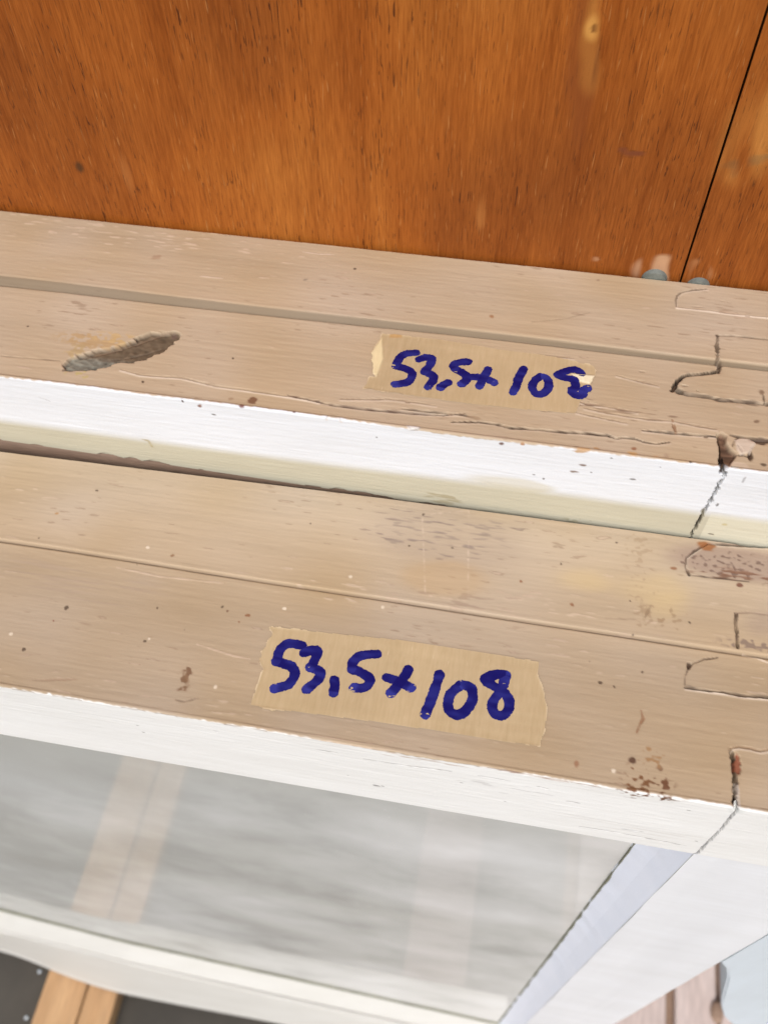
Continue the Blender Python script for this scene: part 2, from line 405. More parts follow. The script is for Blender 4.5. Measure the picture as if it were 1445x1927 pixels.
def merge_box(V, Q, C, boxes):
    """append plain boxes (x0,x1,y0,y1,z0,z1,colour,skip) to a vertex/quad soup"""
    Vs, Qs, Cs = [V], [Q], [C]; n = len(V)
    for (x0, x1, y0, y1, z0, z1, c) in boxes:
        v = np.array([[x, y, z] for x in (x0, x1) for y in (y0, y1) for z in (z0, z1)], float)
        q = np.array([[0, 1, 3, 2], [4, 6, 7, 5], [0, 4, 5, 1], [2, 3, 7, 6], [0, 2, 6, 4], [1, 5, 7, 3]]) + n
        Vs.append(v); Qs.append(q); Cs.append(np.tile(c, (8, 1))); n += 8
    return np.vstack(Vs), np.vstack(Qs), np.vstack(Cs)

def loft_x(x0, x1, prof, cols, n0):
    """closed section (y,z list) swept from x0 to x1; flat colour per vertex"""
    k = len(prof); v = np.array([[x, y, z] for x in (x0, x1) for y, z in prof])
    q = [[i + n0, i + k + n0, (i + 1) % k + k + n0, (i + 1) % k + n0] for i in range(k)]
    return v, np.array(q), np.vstack([cols, cols])

def face_grid(x0, x1, z0, z1, y, step_x, step_z, seed, amp, col=WHITE, lx=1.2, lz=30):
    X = np.linspace(x0, x1, int((x1 - x0) / step_x)); Z = np.linspace(z1, z0, int((z1 - z0) / step_z))
    ZZ, XX = np.meshgrid(Z, X, indexing='ij')
    h = amp * streaks(ZZ.shape, lx, lz, seed) + amp * 0.8 * streaks(ZZ.shape, 12, 12, seed + 1)
    V = np.stack([XX, y - h * sstep(0, 0.004, z1 - ZZ), ZZ], -1).reshape(-1, 3); n = ZZ.shape
    idx = np.arange(n[0] * n[1]).reshape(n)
    Q = np.stack([idx[:-1, :-1], idx[1:, :-1], idx[1:, 1:], idx[:-1, 1:]], -1).reshape(-1, 4)
    C = np.tile(col, (len(V), 1)) * (1 + 0.012 * streaks(n, 10, 40, seed + 2).reshape(-1, 1))
    return V, Q, C

def join(parts):
    Vs, Qs, Cs, n = [], [], [], 0
    for V, Q, C in parts:
        Vs.append(V); Qs.append(np.asarray(Q).reshape(-1, 4) + n); Cs.append(C); n += len(V)
    return np.vstack(Vs), np.vstack(Qs), np.vstack(Cs)

BOX = lambda *a: merge_box(np.zeros((0, 3)), np.zeros((0, 4), int), np.zeros((0, 3)), [a])

def wobble_band(pts, jitter, seed, n=160):
    """resample an X/Z path with small irregularities"""
    P = np.array(pts, float); d = np.r_[0, np.cumsum(np.hypot(*np.diff(P, axis=0).T))]
    t = np.linspace(0, d[-1], n); r = np.random.default_rng(seed).standard_normal(n)
    r = np.convolve(r, np.hanning(7) / np.hanning(7).sum(), 'same') * jitter; r[0] = r[-1] = 0
    return np.interp(t, d, P[:, 0]) , np.interp(t, d, P[:, 1]), r

footA = lambda x: H0 + np.interp(x, [-.34, -.2804, -.2017, -.1081, .046], [-.622, -.6439, -.681, -.698, -.7244])
footB = lambda x: footA(x) - np.interp(x, [-.28, -.2, -.108, .046], [.012, .020, .028, .030])
def putty_ring(name, xo0, xo1, zo0, zo1, yo, inx, inz, yi, parent, m, seed, jit=0.0004, label=None):
    """sloped putty fillet round the pane: outer edge at yo, inner edge at yi"""
    n = 140; bmv = []; faces = []
    outer = [(xo0, zo0), (xo1, zo0), (xo1, zo1), (xo0, zo1)]
    inner = [(xo0 + inx, zo0 + inz), (xo1 - inx, zo0 + inz), (xo1 - inx, zo1 - inz), (xo0 + inx, zo1 - inz)]
    r = np.random.default_rng(seed); k = 0
    outer = [(a, footA(a) - .008 if k < 2 else b) for k, (a, b) in enumerate(outer)]; inner = [(a, footA(a) if k < 2 else b) for k, (a, b) in enumerate(inner)]
    for a in range(4):
        b = (a + 1) % 4; A, B = np.array(outer[a]), np.array(outer[b]); Ai, Bi = np.array(inner[a]), np.array(inner[b])
        nrm = np.array([-(B - A)[1], (B - A)[0]]); nrm = nrm / np.linalg.norm(nrm)
        j = np.convolve(r.standard_normal(n + 1), np.hanning(5) / 2, 'same') * jit; j[0] = j[-1] = 0
        base = len(bmv)
        for i in range(n + 1):
            t = i / n; p = A + (B - A) * t; q = Ai + (Bi - Ai) * t + nrm * j[i]
            if a == 0: p = np.array([p[0], footA(p[0]) - .008]); q = np.array([q[0], footA(q[0]) + j[i]])
            mid = p * 0.5 + q * 0.5
            bmv += [(p[0], yo, p[1]), (mid[0], yo * 0.5 + yi * 0.5 + 0.0003, mid[1]), (q[0], yi - 0.0004, q[1]), (q[0], yi + 0.0015, q[1])]
        for i in range(n):
            o = base + i * 4
            for e in range(3): faces.append((o + e, o + e + 1, o + e + 5, o + e + 4))
    me = bpy.data.meshes.new(name); me.from_pydata(bmv, [], faces); me.update()
    o = link(name, me, m, parent, label=label); me.materials.append(M_foot_shade)
    me.polygons.foreach_set('material_index', [1 if k < n * 3 else 0 for k in range(len(me.polygons))]); return o

# ------------------------------------------------------------------ FRONT window
ZT, YB, YF_, ZB = H0 - 0.200, 0.1393, 0.0715, H0 - 0.2368
XI, XO = 0.0605, 0.0985
XL = XO - 1.08; ZBOT = H0 - 0.780
fb = lambda X: np.interp(X, [-0.175, -0.135, -0.031, 0.05, 0.1], [0.1357, 0.1369, 0.1386, 0.1392, 0.1393])
win_f = empty('window_frame', (XO - 0.54, 0.105, ZBOT), 'front old window standing on its side edge, lower of the two beige tops, wide tape near its middle', 'window frame', 'old window frames stacked against plywood')
WHITE = np.array([0.79, 0.795, 0.775])
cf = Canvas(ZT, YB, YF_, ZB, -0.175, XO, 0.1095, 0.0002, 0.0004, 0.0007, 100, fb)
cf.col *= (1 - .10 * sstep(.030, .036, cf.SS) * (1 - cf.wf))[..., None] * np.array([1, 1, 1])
D1 = (0.055, 0.03, 0.018); RU = (0.23, 0.09, 0.035); GR = (0.21, 0.165, 0.13)
# grey rub marks behind the middle
for px, py, rx, ry, a in ((760, 985, 70, 45, .75), (840, 1010, 60, 40, .8), (930, 1000, 60, 30, .7), (760, 1015, 45, 22, .6), (890, 1040, 40, 25, .5)):
    cf.smudge(px, py, rx, ry, (0.20, 0.155, 0.13), a * .75, th=0.95, h=-0.03)
cf.smudge(840, 1010, 120, 55, (0.36, 0.28, 0.22), 0.35, th=-0.6, kind='F')
cf.smudge(850, 1120, 110, 16, (0.25, 0.18, 0.13), 0.5, th=1.0)
cf.smudge(830, 1085, 70, 30, (0.47, 0.31, 0.15), 0.4, th=-0.4, kind='F')
w_, sd = cf.poly([(795, 966), (882, 958), (880, 1132), (800, 1120)])
cf.h[w_] += 0.00002 * sstep(0, 0.0001, sd); e = np.exp(-(sd / 0.00022) ** 2)[..., None] * np.clip(.16 + .16 * cf.nD[w_], 0, 1)[..., None]; cf.col[w_] = cf.col[w_] * (1 - e) + np.array((0.66, 0.52, 0.40)) * e
# dirty back corner patches and yellowed paint
for px, py, rx, ry in ((1190, 1110, 90, 40), (1120, 1100, 60, 25), (1250, 1150, 70, 30)):
    cf.smudge(px, py, rx, ry, (0.56, 0.42, 0.22), 0.5, th=-0.5, kind='F')
cf.smudge(1210, 1040, 28, 60, (0.33, 0.23, 0.14), 0.5, th=0.7, kind='D'); cf.smudge(1215, 1150, 30, 35, (0.32, 0.22, 0.13), 0.55, th=0.8, kind='D')
cf.smudge(1265, 1160, 25, 22, (0.30, 0.20, 0.11), 0.6, th=1.0, kind='D')
cf.crack([(1205, 1125), (1212, 1170)], wid=.5, depth=.05, dark=(0.36, 0.26, 0.16), amt=.5); cf.crack([(1224, 1140), (1213, 1162)], wid=.4, depth=.05, dark=(0.25, 0.17, 0.1), amt=.7)
cf.crack([(1140, 1163), (1195, 1166)], wid=.2, depth=.05, dark=(0.28, 0.2, 0.13), amt=.6)
# finger joints of the stile
A_ = [(1452, 1030), (1385, 1026), (1330, 1022), (1306, 1036), (1291, 1048), (1289, 1066), (1296, 1082)]
cf.smudge(1390, 1060, 110, 26, (0.33, 0.235, 0.18), 0.8, th=-0.9, kind='F', h=-0.12)
cf.smudge(1370, 1062, 90, 24, (0.16, 0.10, 0.075), 0.8, th=0.7, kind='D', h=-0.15)
cf.smudge(1375, 1080, 75, 9, (0.20, 0.10, 0.06), 0.9, th=0.1, kind='E', h=-0.1)
cf.crack(A_, wid=.35, depth=.5, taper=False, amt=.8, light=.4); cf.crack([(1296, 1082), (1340, 1086), (1380, 1090), (1408, 1094)], wid=.4, depth=.3, amt=.75)
cf.blob(1328, 1026, 15, 7, (0.28, 0.105, 0.03), .9, ang=.1); cf.blob(1267, 1069, 6, 3, RU, .8)
cf.crack([(1385, 1155), (1383, 1172), (1386, 1190), (1387, 1218)], wid=.5, depth=.6, taper=False, amt=.85); cf.crack([(1385, 1154), (1410, 1152), (1450, 1158)], wid=.35, depth=.12, amt=.5, dark=(0.2, 0.13, 0.09))
cf.smudge(1420, 1195, 60, 40, (0.30, 0.22, 0.17), 0.6, th=-0.3, kind='F'); cf.smudge(1415, 1215, 45, 10, (0.17, 0.12, 0.10), 0.7, th=0.2, kind='D')
cf.blob(1391, 1101, 5, 4, (0.16, 0.06, 0.035), .9)
C_ = [(1352, 1235), (1325, 1238), (1306, 1245), (1297, 1252), (1291, 1268)]
cf.crack(C_, wid=.25, depth=.3, amt=.65); cf.blob(1297, 1250, 4, 4, D1, .9, h=-.4)
cf.crack([(1290, 1291), (1310, 1294), (1340, 1298), (1365, 1301), (1400, 1307), (1450, 1311)], wid=.35, depth=.5, taper=False, amt=.75, light=1.0, wig=.6)
cf.crack([(1290, 1268), (1289, 1290)], wid=.12, depth=.1, amt=.4)
cf.crack([(1398, 1230), (1425, 1236), (1450, 1246)], wid=.25, depth=-.15, dark=(0.68, 0.56, 0.43), amt=.9)
cf.crack([(1376, 1408), (1380, 1420), (1381, 1440), (1385, 1470), (1384, 1490), (1385, 1520), (1387, 1530)], wid=.75, depth=2.0, taper=False, amt=1, dark=(0.028, 0.016, 0.012), light=.3)
cf.crack([(1377, 1406), (1390, 1403), (1412, 1406), (1430, 1411), (1450, 1409)], wid=.35, depth=.35, amt=.7, dark=(0.2, 0.11, 0.055), light=.6)
cf.blob(1389, 1437, 4.5, 14, (0.25, 0.085, 0.045), .95, h=-.5, soft=.15); cf.crack([(1387, 1470), (1390, 1500), (1391, 1528)], wid=.5, depth=.2, dark=(0.55, 0.50, 0.44), amt=.8)
cf.blob(1390, 1532, 11, 10, (0.70, 0.72, 0.70), .9)
# rust marks near the front corner
cf.smudge(1205, 1478, 24, 30, (0.17, 0.075, 0.03), 0.95, th=0.35, kind='D', h=-0.05); cf.smudge(1248, 1485, 16, 28, (0.14, 0.06, 0.028), 0.95, th=0.15, kind='D')
cf.smudge(1225, 1420, 30, 16, (0.30, 0.16, 0.06), 0.7, th=0.9, kind='D'); cf.blob(1190, 1429, 6, 5, (0.10, 0.05, 0.03), .95); cf.blob(1085, 1436, 4, 5, (0.27, 0.12, 0.06), .7)
cf.smudge(1215, 1500, 45, 6, (0.16, 0.07, 0.03), 0.9, th=0.3, kind='D'); cf.blob(1155, 1449, 4, 3, (0.75, .66, .52), .9)
cf.crack([(1207, 1335), (1211, 1350), (1204, 1362), (1199, 1376)], wid=.35, depth=.2, dark=(0.24, 0.12, 0.06), amt=.8)
cf.smudge(348, 1275, 8, 22, (0.18, 0.10, 0.055), 0.95, th=0.0, kind='D'); cf.crack([(345, 1262), (352, 1285), (347, 1296)], wid=.7, depth=.1, dark=(0.22, 0.13, 0.07), amt=.7)
for px, py, r_, c_ in ((418, 1139, 4, D1), (427, 1148, 4, (0.12, .04, .02)), (467, 1153, 6, RU), (450, 1168, 3, RU), (326, 1044, 7, (0.22, 0.11, 0.05)), (585, 983, 3, D1), (74, 1013, 3, D1), (257, 1060, 2, D1),
                       (124, 1140, 4, D1), (272, 1204, 4, D1), (44, 1220, 3, D1), (347, 1182, 3, D1), (296, 1141, 3, D1), (100, 1166, 3, (0.2, .06, .03)), (1190, 1195, 3, D1), (107, 966, 4, (0.4, .22, .08)), (185, 918, 3, D1),
                       (1110, 1243, 4, D1), (1130, 1283, 3, D1), (1185, 1131, 3, D1), (1297, 1172, 3, D1), (1055, 1060, 3, D1), (1160, 1020, 3, D1), (980, 1095, 3, RU), (1075, 1137, 4, RU), (1157, 1291, 3, D1), (1209, 1263, 3, D1), (770, 1027, 3, D1), (851, 1030, 3, D1), (797, 966, 3, D1)):
    cf.blob(px, py, r_ * .75, r_ * (.45 + .3 * ((px * 7 + py) % 5) / 4), c_, .8, rough=.9, ang=((px * 3 + py) % 7) * .4)
for px, py in ((278, 1030), (535, 1142), (405, 1290), (280, 1200), (20, 1190), (660, 1085), (720, 1140)): cf.blob(px, py, 3, 2.5, (0.72, .62, .48), .8, h=.05)
cf.smudge(120, 1090, 150, 35, (0.38, 0.29, 0.21), 0.55, th=0.5, kind='B'); cf.smudge(330, 1100, 160, 30, (0.40, 0.32, 0.25), 0.5, th=-0.2, kind='F')
cf.crack([(218, 1065), (300, 1082), (420, 1095)], wid=.3, depth=-.12, dark=(0.58, .45, .33), amt=.6); cf.crack([(60, 1278), (145, 1276)], wid=.25, depth=.08, dark=(0.3, .2, .13), amt=.6)
cf.crack([(370, 1210), (440, 1232), (470, 1238)], wid=.2, depth=-.08, dark=(0.62, .48, .36), amt=.6); cf.crack([(330, 1315), (345, 1318), (372, 1312)], wid=.2, depth=.1, amt=.4)
# paint lip along the front edge, dark lines where it chips
for (a, b) in ((20, 60), (96, 150), (225, 270), (290, 330), (420, 500), (700, 760), (860, 900)):
    ya, yb_ = 1293 + (a) * .166, 1293 + b * .166
    cf.crack([(a, ya + 2), ((a + b) / 2, (ya + yb_) / 2 + 3), (b, yb_ + 2)], wid=.22, depth=.2, amt=.6, dark=(0.2, .13, .08))
cf.crack([(918, 1446), (960, 1455), (1010, 1466), (1100, 1480), (1130, 1484)], wid=.5, depth=.3, dark=(0.22, 0.11, 0.06), amt=.8, wig=.5)
cf.smudge(800, 1440, 90, 6, (0.35, 0.22, 0.14), 0.6, th=0.6, kind='E'); cf.smudge(650, 1400, 120, 10, (0.60, 0.46, 0.34), 0.5, th=0.4, kind='B', h=.06)
# white front face
for pts, wd in (([(684, 1428), (760, 1440), (850, 1452)], .18), ([(1090, 1555), (1150, 1565), (1230, 1580), (1290, 1592)], .22), ([(1215, 1578), (1270, 1587)], .18), ([(595, 1411), (635, 1417)], .15), ([(1010, 1480), (1035, 1486)], .2), ([(402, 1375), (412, 1378)], .25), ([(1065, 1508), (1090, 1512)], .15), ([(900, 1460), (960, 1470)], .15), ([(1170, 1560), (1210, 1566)], .12)):
    cf.crack(pts, 'f', wid=wd, depth=.2, dark=(0.22, 0.21, 0.20), amt=.65, halo=0)
for px, py, r_ in ((708, 1478, 6), (720, 1479, 3), (868, 1473, 3), (1295, 1525, 3), (259, 1365, 2.5), (270, 1378, 2.5), (655, 1459, 2), (950, 1508, 3), (1310, 1583, 3)): cf.blob(px, py, r_, r_ * .45, (0.18, .17, .16), .8, 'f')
cf.smudge(1210, 1560, 130, 30, (0.62, 0.60, 0.57), 0.4, 'f', th=0.9, kind='B', h=-.07); cf.smudge(940, 1480, 90, 24, (0.45, 0.44, 0.43), 0.45, 'f', th=1.3, kind='E')
front_joint = [(1387, 1524), (1375, 1537), (1366, 1548), (1355, 1562), (1340, 1577), (1326, 1590), (1312, 1606), (1300, 1607)]
cf.crack(front_joint, 'f', wid=.28, depth=1.2, dark=(0.10, 0.10, 0.11), amt=.8, taper=False, halo=0, wig=.5)
# split between rail and stile
def split_mask(cv, shoulder_px, tongues, joint):
    m = np.zeros(cv.SS.shape, bool)
    xs = cv.XS(*shoulder_px, 't')[0]; m |= (cv.XX > xs) & (cv.SS < cv.se)
    P = np.array([cv.XS(*p, 'f') for p in joint]); o = np.argsort(P[:, 1])
    xj = np.interp(cv.SS, P[o, 1], P[o, 0]); m |= (cv.XX > xj) & (cv.SS >= cv.se)
    for pts in tongues:
        w, sd = cv.poly(pts); k = m[w]; k |= sd > 0; m[w] = k
    return m
TA = [(1470, 1030), (1385, 1026), (1330, 1022), (1306, 1036), (1291, 1048), (1289, 1066), (1296, 1082), (1340, 1086), (1408, 1094), (1470, 1102)]
TC = [(1470, 1225), (1352, 1235), (1325, 1238), (1306, 1245), (1291, 1268), (1290, 1291), (1340, 1298), (1400, 1307), (1470, 1313)]
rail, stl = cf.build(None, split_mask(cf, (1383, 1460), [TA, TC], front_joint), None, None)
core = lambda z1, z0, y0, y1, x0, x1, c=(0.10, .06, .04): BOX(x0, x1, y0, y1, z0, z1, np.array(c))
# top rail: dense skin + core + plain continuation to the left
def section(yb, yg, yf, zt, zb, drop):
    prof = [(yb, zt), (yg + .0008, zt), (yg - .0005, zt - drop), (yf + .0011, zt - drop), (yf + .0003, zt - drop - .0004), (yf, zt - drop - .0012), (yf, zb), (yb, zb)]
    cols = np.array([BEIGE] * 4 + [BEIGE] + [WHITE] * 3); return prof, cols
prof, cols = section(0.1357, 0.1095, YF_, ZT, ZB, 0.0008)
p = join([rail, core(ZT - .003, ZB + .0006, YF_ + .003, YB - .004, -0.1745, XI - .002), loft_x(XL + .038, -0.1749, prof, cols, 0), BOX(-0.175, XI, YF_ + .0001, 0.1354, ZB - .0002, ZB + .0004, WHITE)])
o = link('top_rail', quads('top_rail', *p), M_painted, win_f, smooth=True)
p = join([stl, core(ZT - .003, ZBOT, YF_ + .003, YB - .004, XI + .0025, XO - .0005, WHITE), face_grid(XI, XO, ZBOT, ZB, YF_, .0004, .0008, 31, .00006, lx=3, lz=14),
          BOX(XI, XI + .0006, YF_ + .0012, YB - .004, ZBOT, ZB, WHITE), BOX(XO - .0006, XO, YF_ + .0008, YB - .004, ZBOT, ZT - .001, WHITE)])
o = link('stile', quads('stile', *p), M_painted, win_f, label='right stile with finger joints in its beige end')
box('stile', XL, XL + .038, YF_, .1357, ZBOT, ZT, M_whitez, win_f)
# bottom rail (its upper edge out of level), glass, putty, weather strip
def loft_along(name, xs, prof_fn, m, parent, label=None):
    bmv, fc = [], []; K = len(prof_fn(xs[0]))
    for x_ in xs: bmv += [(x_, y_, z_) for y_, z_ in prof_fn(x_)]
    for i in range(len(xs) - 1):
        for k in range(K): fc.append((i * K + k, i * K + (k + 1) % K, (i + 1) * K + (k + 1) % K, (i + 1) * K + k))
    fc += [tuple(range(K))[::-1], tuple(range((len(xs) - 1) * K, len(xs) * K))]
    me = bpy.data.meshes.new(name); me.from_pydata(bmv, [], fc); me.update()
    return link(name, me, m, parent, label=label)
xs = np.linspace(XL + .0385, XI - .0002, 260)
rail_prof = lambda x: [(.1354, footA(x)), (YG + .003, footA(x)), (YG - .0002, footA(x) - .0006), (YF_ + .0012, footA(x) - .0082), (YF_, footA(x) - .0095), (YF_, footB(x) + .0024), (YF_ + .0008, footB(x) + .0012),
                       (YF_ + .006, footB(x) + .0012), (YF_ + .006, ZBOT), (.1354, ZBOT)]
YG = 0.082; gx0, gx1, gz0, gz1 = XL + .038, XI, 0, ZB
loft_along('bottom_rail', xs, rail_prof, M_foot_shade, win_f, 'lower rail, its upper edge out of level')
me = bpy.data.meshes.new('pane'); gb = H0 - .742
me.from_pydata([(gx0, YG, gb), (gx1, YG, gb), (gx1, YG, gz1), (gx0, YG, gz1), (gx0, YG + .003, gb), (gx1, YG + .003, gb), (gx1, YG + .003, gz1), (gx0, YG + .003, gz1)], [],
    [(0, 1, 2, 3), (7, 6, 5, 4), (0, 4, 5, 1), (1, 5, 6, 2), (2, 6, 7, 3), (3, 7, 4, 0)])
link('glass_pane', me, M_glass, win_f, label='dusty grey pane reflecting the floor lath')
putty_ring('glazing_putty', gx0, gx1, gz0, gz1, YF_ + .0002, .0078, .0078, YG, win_f, M_putty, 3)
loft_along('mildew_and_gap_line', xs, lambda x: [(YG - .0001, footA(x) - .0004), (YG - .0012, footA(x) - .0012), (YG - .0012, footA(x) + .0002), (YG - .0001, footA(x) + .0010)], M_mildew_gap, win_f)
box('mildew_and_gap_line', XO + .00002, XO + .0008, YF_ + .0009, YF_ + .004, H0 - .37, ZT - .006, M_mildew_gap, win_f, bevel=0)  # dark strip set between stile and trim, the gap's shade given as colour
box('mildew_and_gap_line', XI - .0078 - .0003, XI - .0078 + .0006, YG - .0007, YG - .0001, H0 - .725, ZB - .002, M_mildew_gap, win_f, bevel=0)
dx = np.array([XL + .04, -.330, -.300, -.275, -.232, -.19, -.1125, XI]); dy = np.array([.0705, .0705, .0680, .0630, .0583, .0583, .0593, .0593])
ysm = np.convolve(np.pad(np.interp(xs, dx, dy), 4, 'edge'), np.ones(9) / 9, 'valid')
def strip_prof(x):
    y = float(np.interp(x, xs, ysm)); b_ = min(footB(x) - .0016, H0 - .662)
    return [(YF_ + .005, b_), (YF_ + .0002, b_), (YF_ - .0012, b_ - .0012), (y + .45 * (YF_ - y), .45 * b_ + .55 * (H0 - .763)), (y + .001, H0 - .763), (y, H0 - .765), (y, H0 - .7775), (y + .001, H0 - .7785), (YF_ + .005, H0 - .7785)]
loft_along('weather_strip', xs, strip_prof, M_foot_shade, win_f, 'drip strip along the foot, warped at the left')
# trim board right of the stile with a curved lower lip
ear = [(1362, 1812), (1366, 1826), (1368, 1840), (1365, 1853), (1361, 1868), (1357, 1880), (1356, 1890), (1358, 1902), (1362, 1915), (1375, 1927)]
E2 = [(XO + .0008, ZT - .004), (XO + .0008, H0 - .3534)] + [(at(a, b, 1, .0722)[0] - (.0016 if i == 0 else 0), at(a, b, 1, .0722)[2]) for i, (a, b) in enumerate(ear)][0:]
E2 += [(0.150, H0 - .494), (0.162, H0 - .497), (0.175, H0 - .494), (0.175, ZT - .004)]
bm = bmesh.new(); vs = [bm.verts.new((x, .0722, z)) for x, z in E2]; f = bm.faces.new(vs)
r = bmesh.ops.extrude_face_region(bm, geom=[f]); bmesh.ops.translate(bm, verts=[g for g in r['geom'] if isinstance(g, bmesh.types.BMVert)], vec=(0, .016, 0))
bmesh.ops.recalc_face_normals(bm, faces=bm.faces[:])
bmesh.ops.bevel(bm, geom=[e for e in bm.edges if abs(e.verts[0].co.y - .0722) < 1e-6 and abs(e.verts[1].co.y - .0722) < 1e-6], offset=.0008, segments=2, affect='EDGES')
me = bpy.data.meshes.new('trim_board'); bm.to_mesh(me); bm.free()
link('trim_board', me, M_trim, win_f, label='pale blue white board with a curved lip right of the stile')

# ------------------------------------------------------------------ REAR window
ZT2, YB2, YF2, ZB2 = H0 - 0.171, 0.2008, 0.1402, H0 - 0.2024
XI2, XO2 = 0.0508, 0.090; XL2 = XO2 - 1.08; ZBOT2 = ZT2 - .535
win_r = empty('window_frame', (XO2 - 0.54, 0.170, ZBOT2), 'rear old window against the plywood, higher beige top with a grey gouge and the narrow tape', 'window frame', 'old window frames stacked against plywood')
WHITE = np.array([0.70, 0.735, 0.775])
cr = Canvas(ZT2, YB2, YF2, ZB2, -0.175, XO2, 0.1745, 0.0027, 0.0006, 0.0012, 300)
# cream tone low on the front face, soft upper limit
lim = cr.top + cr.arc + (0.0192 - cr.r)
cfm = sstep(-0.0020, 0.0020, cr.SS - lim - 0.00025 * cr.nC)
cr.blend(cfm, CREAM * np.array([1.0, 1.0, 1.0])); m = cfm * (cr.XX > at(1330, 980, 1, YF2)[0]); cr.blend(m * .55, (0.70, 0.68, 0.54))
cr.smudge(832, 938, 32, 14, (0.33, 0.28, 0.17), 0.7, 'f', th=0.2, kind='E'); cr.smudge(1090, 975, 26, 8, (0.36, 0.33, 0.22), 0.7, 'f', th=0.2, kind='D')
cr.smudge(1000, 915, 100, 14, (0.50, 0.44, 0.25), 0.4, 'f', th=0.3, kind='F'); cr.crack([(268, 827), (280, 830), (288, 843)], 'f', wid=.5, depth=.1, dark=(0.35, .28, .12), amt=.7)
# front edge band: cracks
cr.crack([(0, 664), (60, 668), (110, 673)], wid=.15, depth=.15, amt=.4)
cr.crack([(225, 689), (262, 699), (300, 702), (340, 704), (380, 714), (410, 721), (450, 726), (500, 733), (545, 740), (580, 746), (600, 751)], wid=.3, depth=.35, amt=.45, light=.9, dark=(.2, .13, .08))
cr.crack([(540, 737), (590, 748), (630, 757), (680, 763), (723, 767), (780, 772), (835, 775), (875, 772)], wid=.42, depth=.8, amt=.9, light=.4, dark=(0.07, .03, .02))
cr.crack([(755, 763), (800, 768), (850, 772), (890, 778)], wid=.3, depth=.5, amt=.8, light=.3)
cr.crack([(850, 788), (900, 788), (930, 791), (960, 799), (1010, 802), (1060, 807), (1100, 809), (1143, 813), (1162, 819), (1170, 817), (1195, 819), (1215, 826), (1237, 829), (1262, 826)], wid=.42, depth=.9, amt=.95, light=.3, dark=(.06, .035, .02))
cr.crack([(1210, 804), (1240, 806), (1280, 810), (1320, 813), (1354, 816)], wid=.4, depth=1.0, amt=.95, light=.6, dark=(.05, .03, .02))
cr.crack([(1267, 784), (1270, 797), (1274, 808)], wid=.6, depth=.4, amt=.8, dark=(.24, .12, .06))
for pts in ([(1080, 748), (1120, 755), (1160, 762), (1200, 770)], [(1100, 762), (1150, 772), (1220, 783), (1268, 786)], [(1095, 752), (1130, 758)], [(1085, 770), (1180, 790)], [(640, 745), (740, 745), (820, 757)], [(1160, 700), (1240, 720)], [(960, 655), (1080, 668)], [(1270, 787), (1350, 802)]):
    cr.crack(pts, wid=.22, depth=.25, amt=.5, light=.5, dark=(.17, .1, .06), wig=.8)
cr.smudge(1150, 765, 120, 16, (0.22, 0.14, 0.09), .75, th=1.0, kind='E', h=-.1); cr.smudge(900, 780, 100, 10, (0.3, 0.2, 0.12), .6, th=.9, kind='E', h=-.1)
# joint: big open hole with bare wood
w_, sd = cr.poly([(1352, 812), (1360, 808), (1369, 814), (1368, 826), (1376, 838), (1386, 846), (1386, 853), (1376, 866), (1370, 880), (1363, 889), (1359, 878), (1355, 862), (1358, 846), (1355, 830)])
f = sstep(-.0002, .0002, sd); cr.h[w_] -= .0016 * f; cr.col[w_] = cr.col[w_] * (1 - f[..., None]) + (np.array((.115, .066, .042)) * (1 + .35 * cr.nE[w_][..., None])) * f[..., None]
cr.crack([(1353, 812), (1357, 835), (1359, 855), (1357, 870), (1363, 890)], wid=.55, depth=2.0, amt=1, dark=(.018, .01, .008), taper=False)
cr.crack([(1386, 851), (1400, 850), (1412, 853), (1416, 838), (1422, 830)], wid=.35, depth=.6, amt=.85); cr.blob(1414, 853, 4, 7, D1, .9, h=-.4)
cr.crack([(1380, 834), (1384, 822), (1392, 818)], wid=.2, depth=.3, amt=.6); cr.crack([(1400, 850), (1395, 838), (1388, 830)], wid=.15, depth=.2, amt=.5)
cr.crack([(1376, 813), (1400, 817), (1425, 820), (1450, 824)], wid=.7, depth=.7, amt=.9, dark=(.07, .045, .03)); cr.blob(1438, 823, 20, 6, (.08, .05, .035), .9, h=-.4)
w_, sd = cr.poly([(1384, 822), (1400, 818), (1420, 822), (1424, 830), (1414, 846), (1396, 850), (1388, 842)]); f = sstep(-.0002, .0002, sd)
cr.h[w_] += .0003 * f; cr.col[w_] = cr.col[w_] * (1 - .7 * f[..., None]) + np.array((.60, .50, .41)) * .7 * f[..., None]
cr.blob(1390, 872, 18, 8, (.60, .48, .37), .5); cr.blob(1440, 869, 5, 3, D1, .8)
# finger joints
cr.crack([(1272, 577), (1271, 565), (1274, 556), (1282, 550), (1300, 546), (1330, 544)], wid=.28, depth=.35, amt=.6, light=.5); cr.crack([(1272, 578), (1300, 580), (1340, 585), (1390, 592), (1450, 597)], wid=.28, depth=.12, amt=.3, light=1.2, wig=.9, dark=(.3, .2, .13))
cr.crack([(1350, 634), (1348, 650), (1350, 665), (1349, 682), (1356, 690)], wid=.4, depth=.5, amt=.75, light=.4, taper=False, wig=.7); cr.crack([(1349, 631), (1380, 632), (1410, 635), (1450, 639)], wid=.25, depth=.3, amt=.55, taper=False)
cr.blob(1349, 632, 3, 3, D1, .8)
cr.crack([(1356, 682), (1353, 694)], wid=.9, depth=.9, amt=.9, taper=False, dark=(.07, .045, .03))
TC2 = [(1353, 693), (1325, 697), (1300, 699), (1286, 702), (1277, 711), (1270, 724), (1266, 729)]
cr.crack(TC2, wid=.55, depth=1.4, amt=.95, dark=(.03, .02, .015), taper=False); cr.crack([(1275, 710), (1268, 727)], wid=.95, depth=1.6, amt=1, dark=(.02, .013, .01))
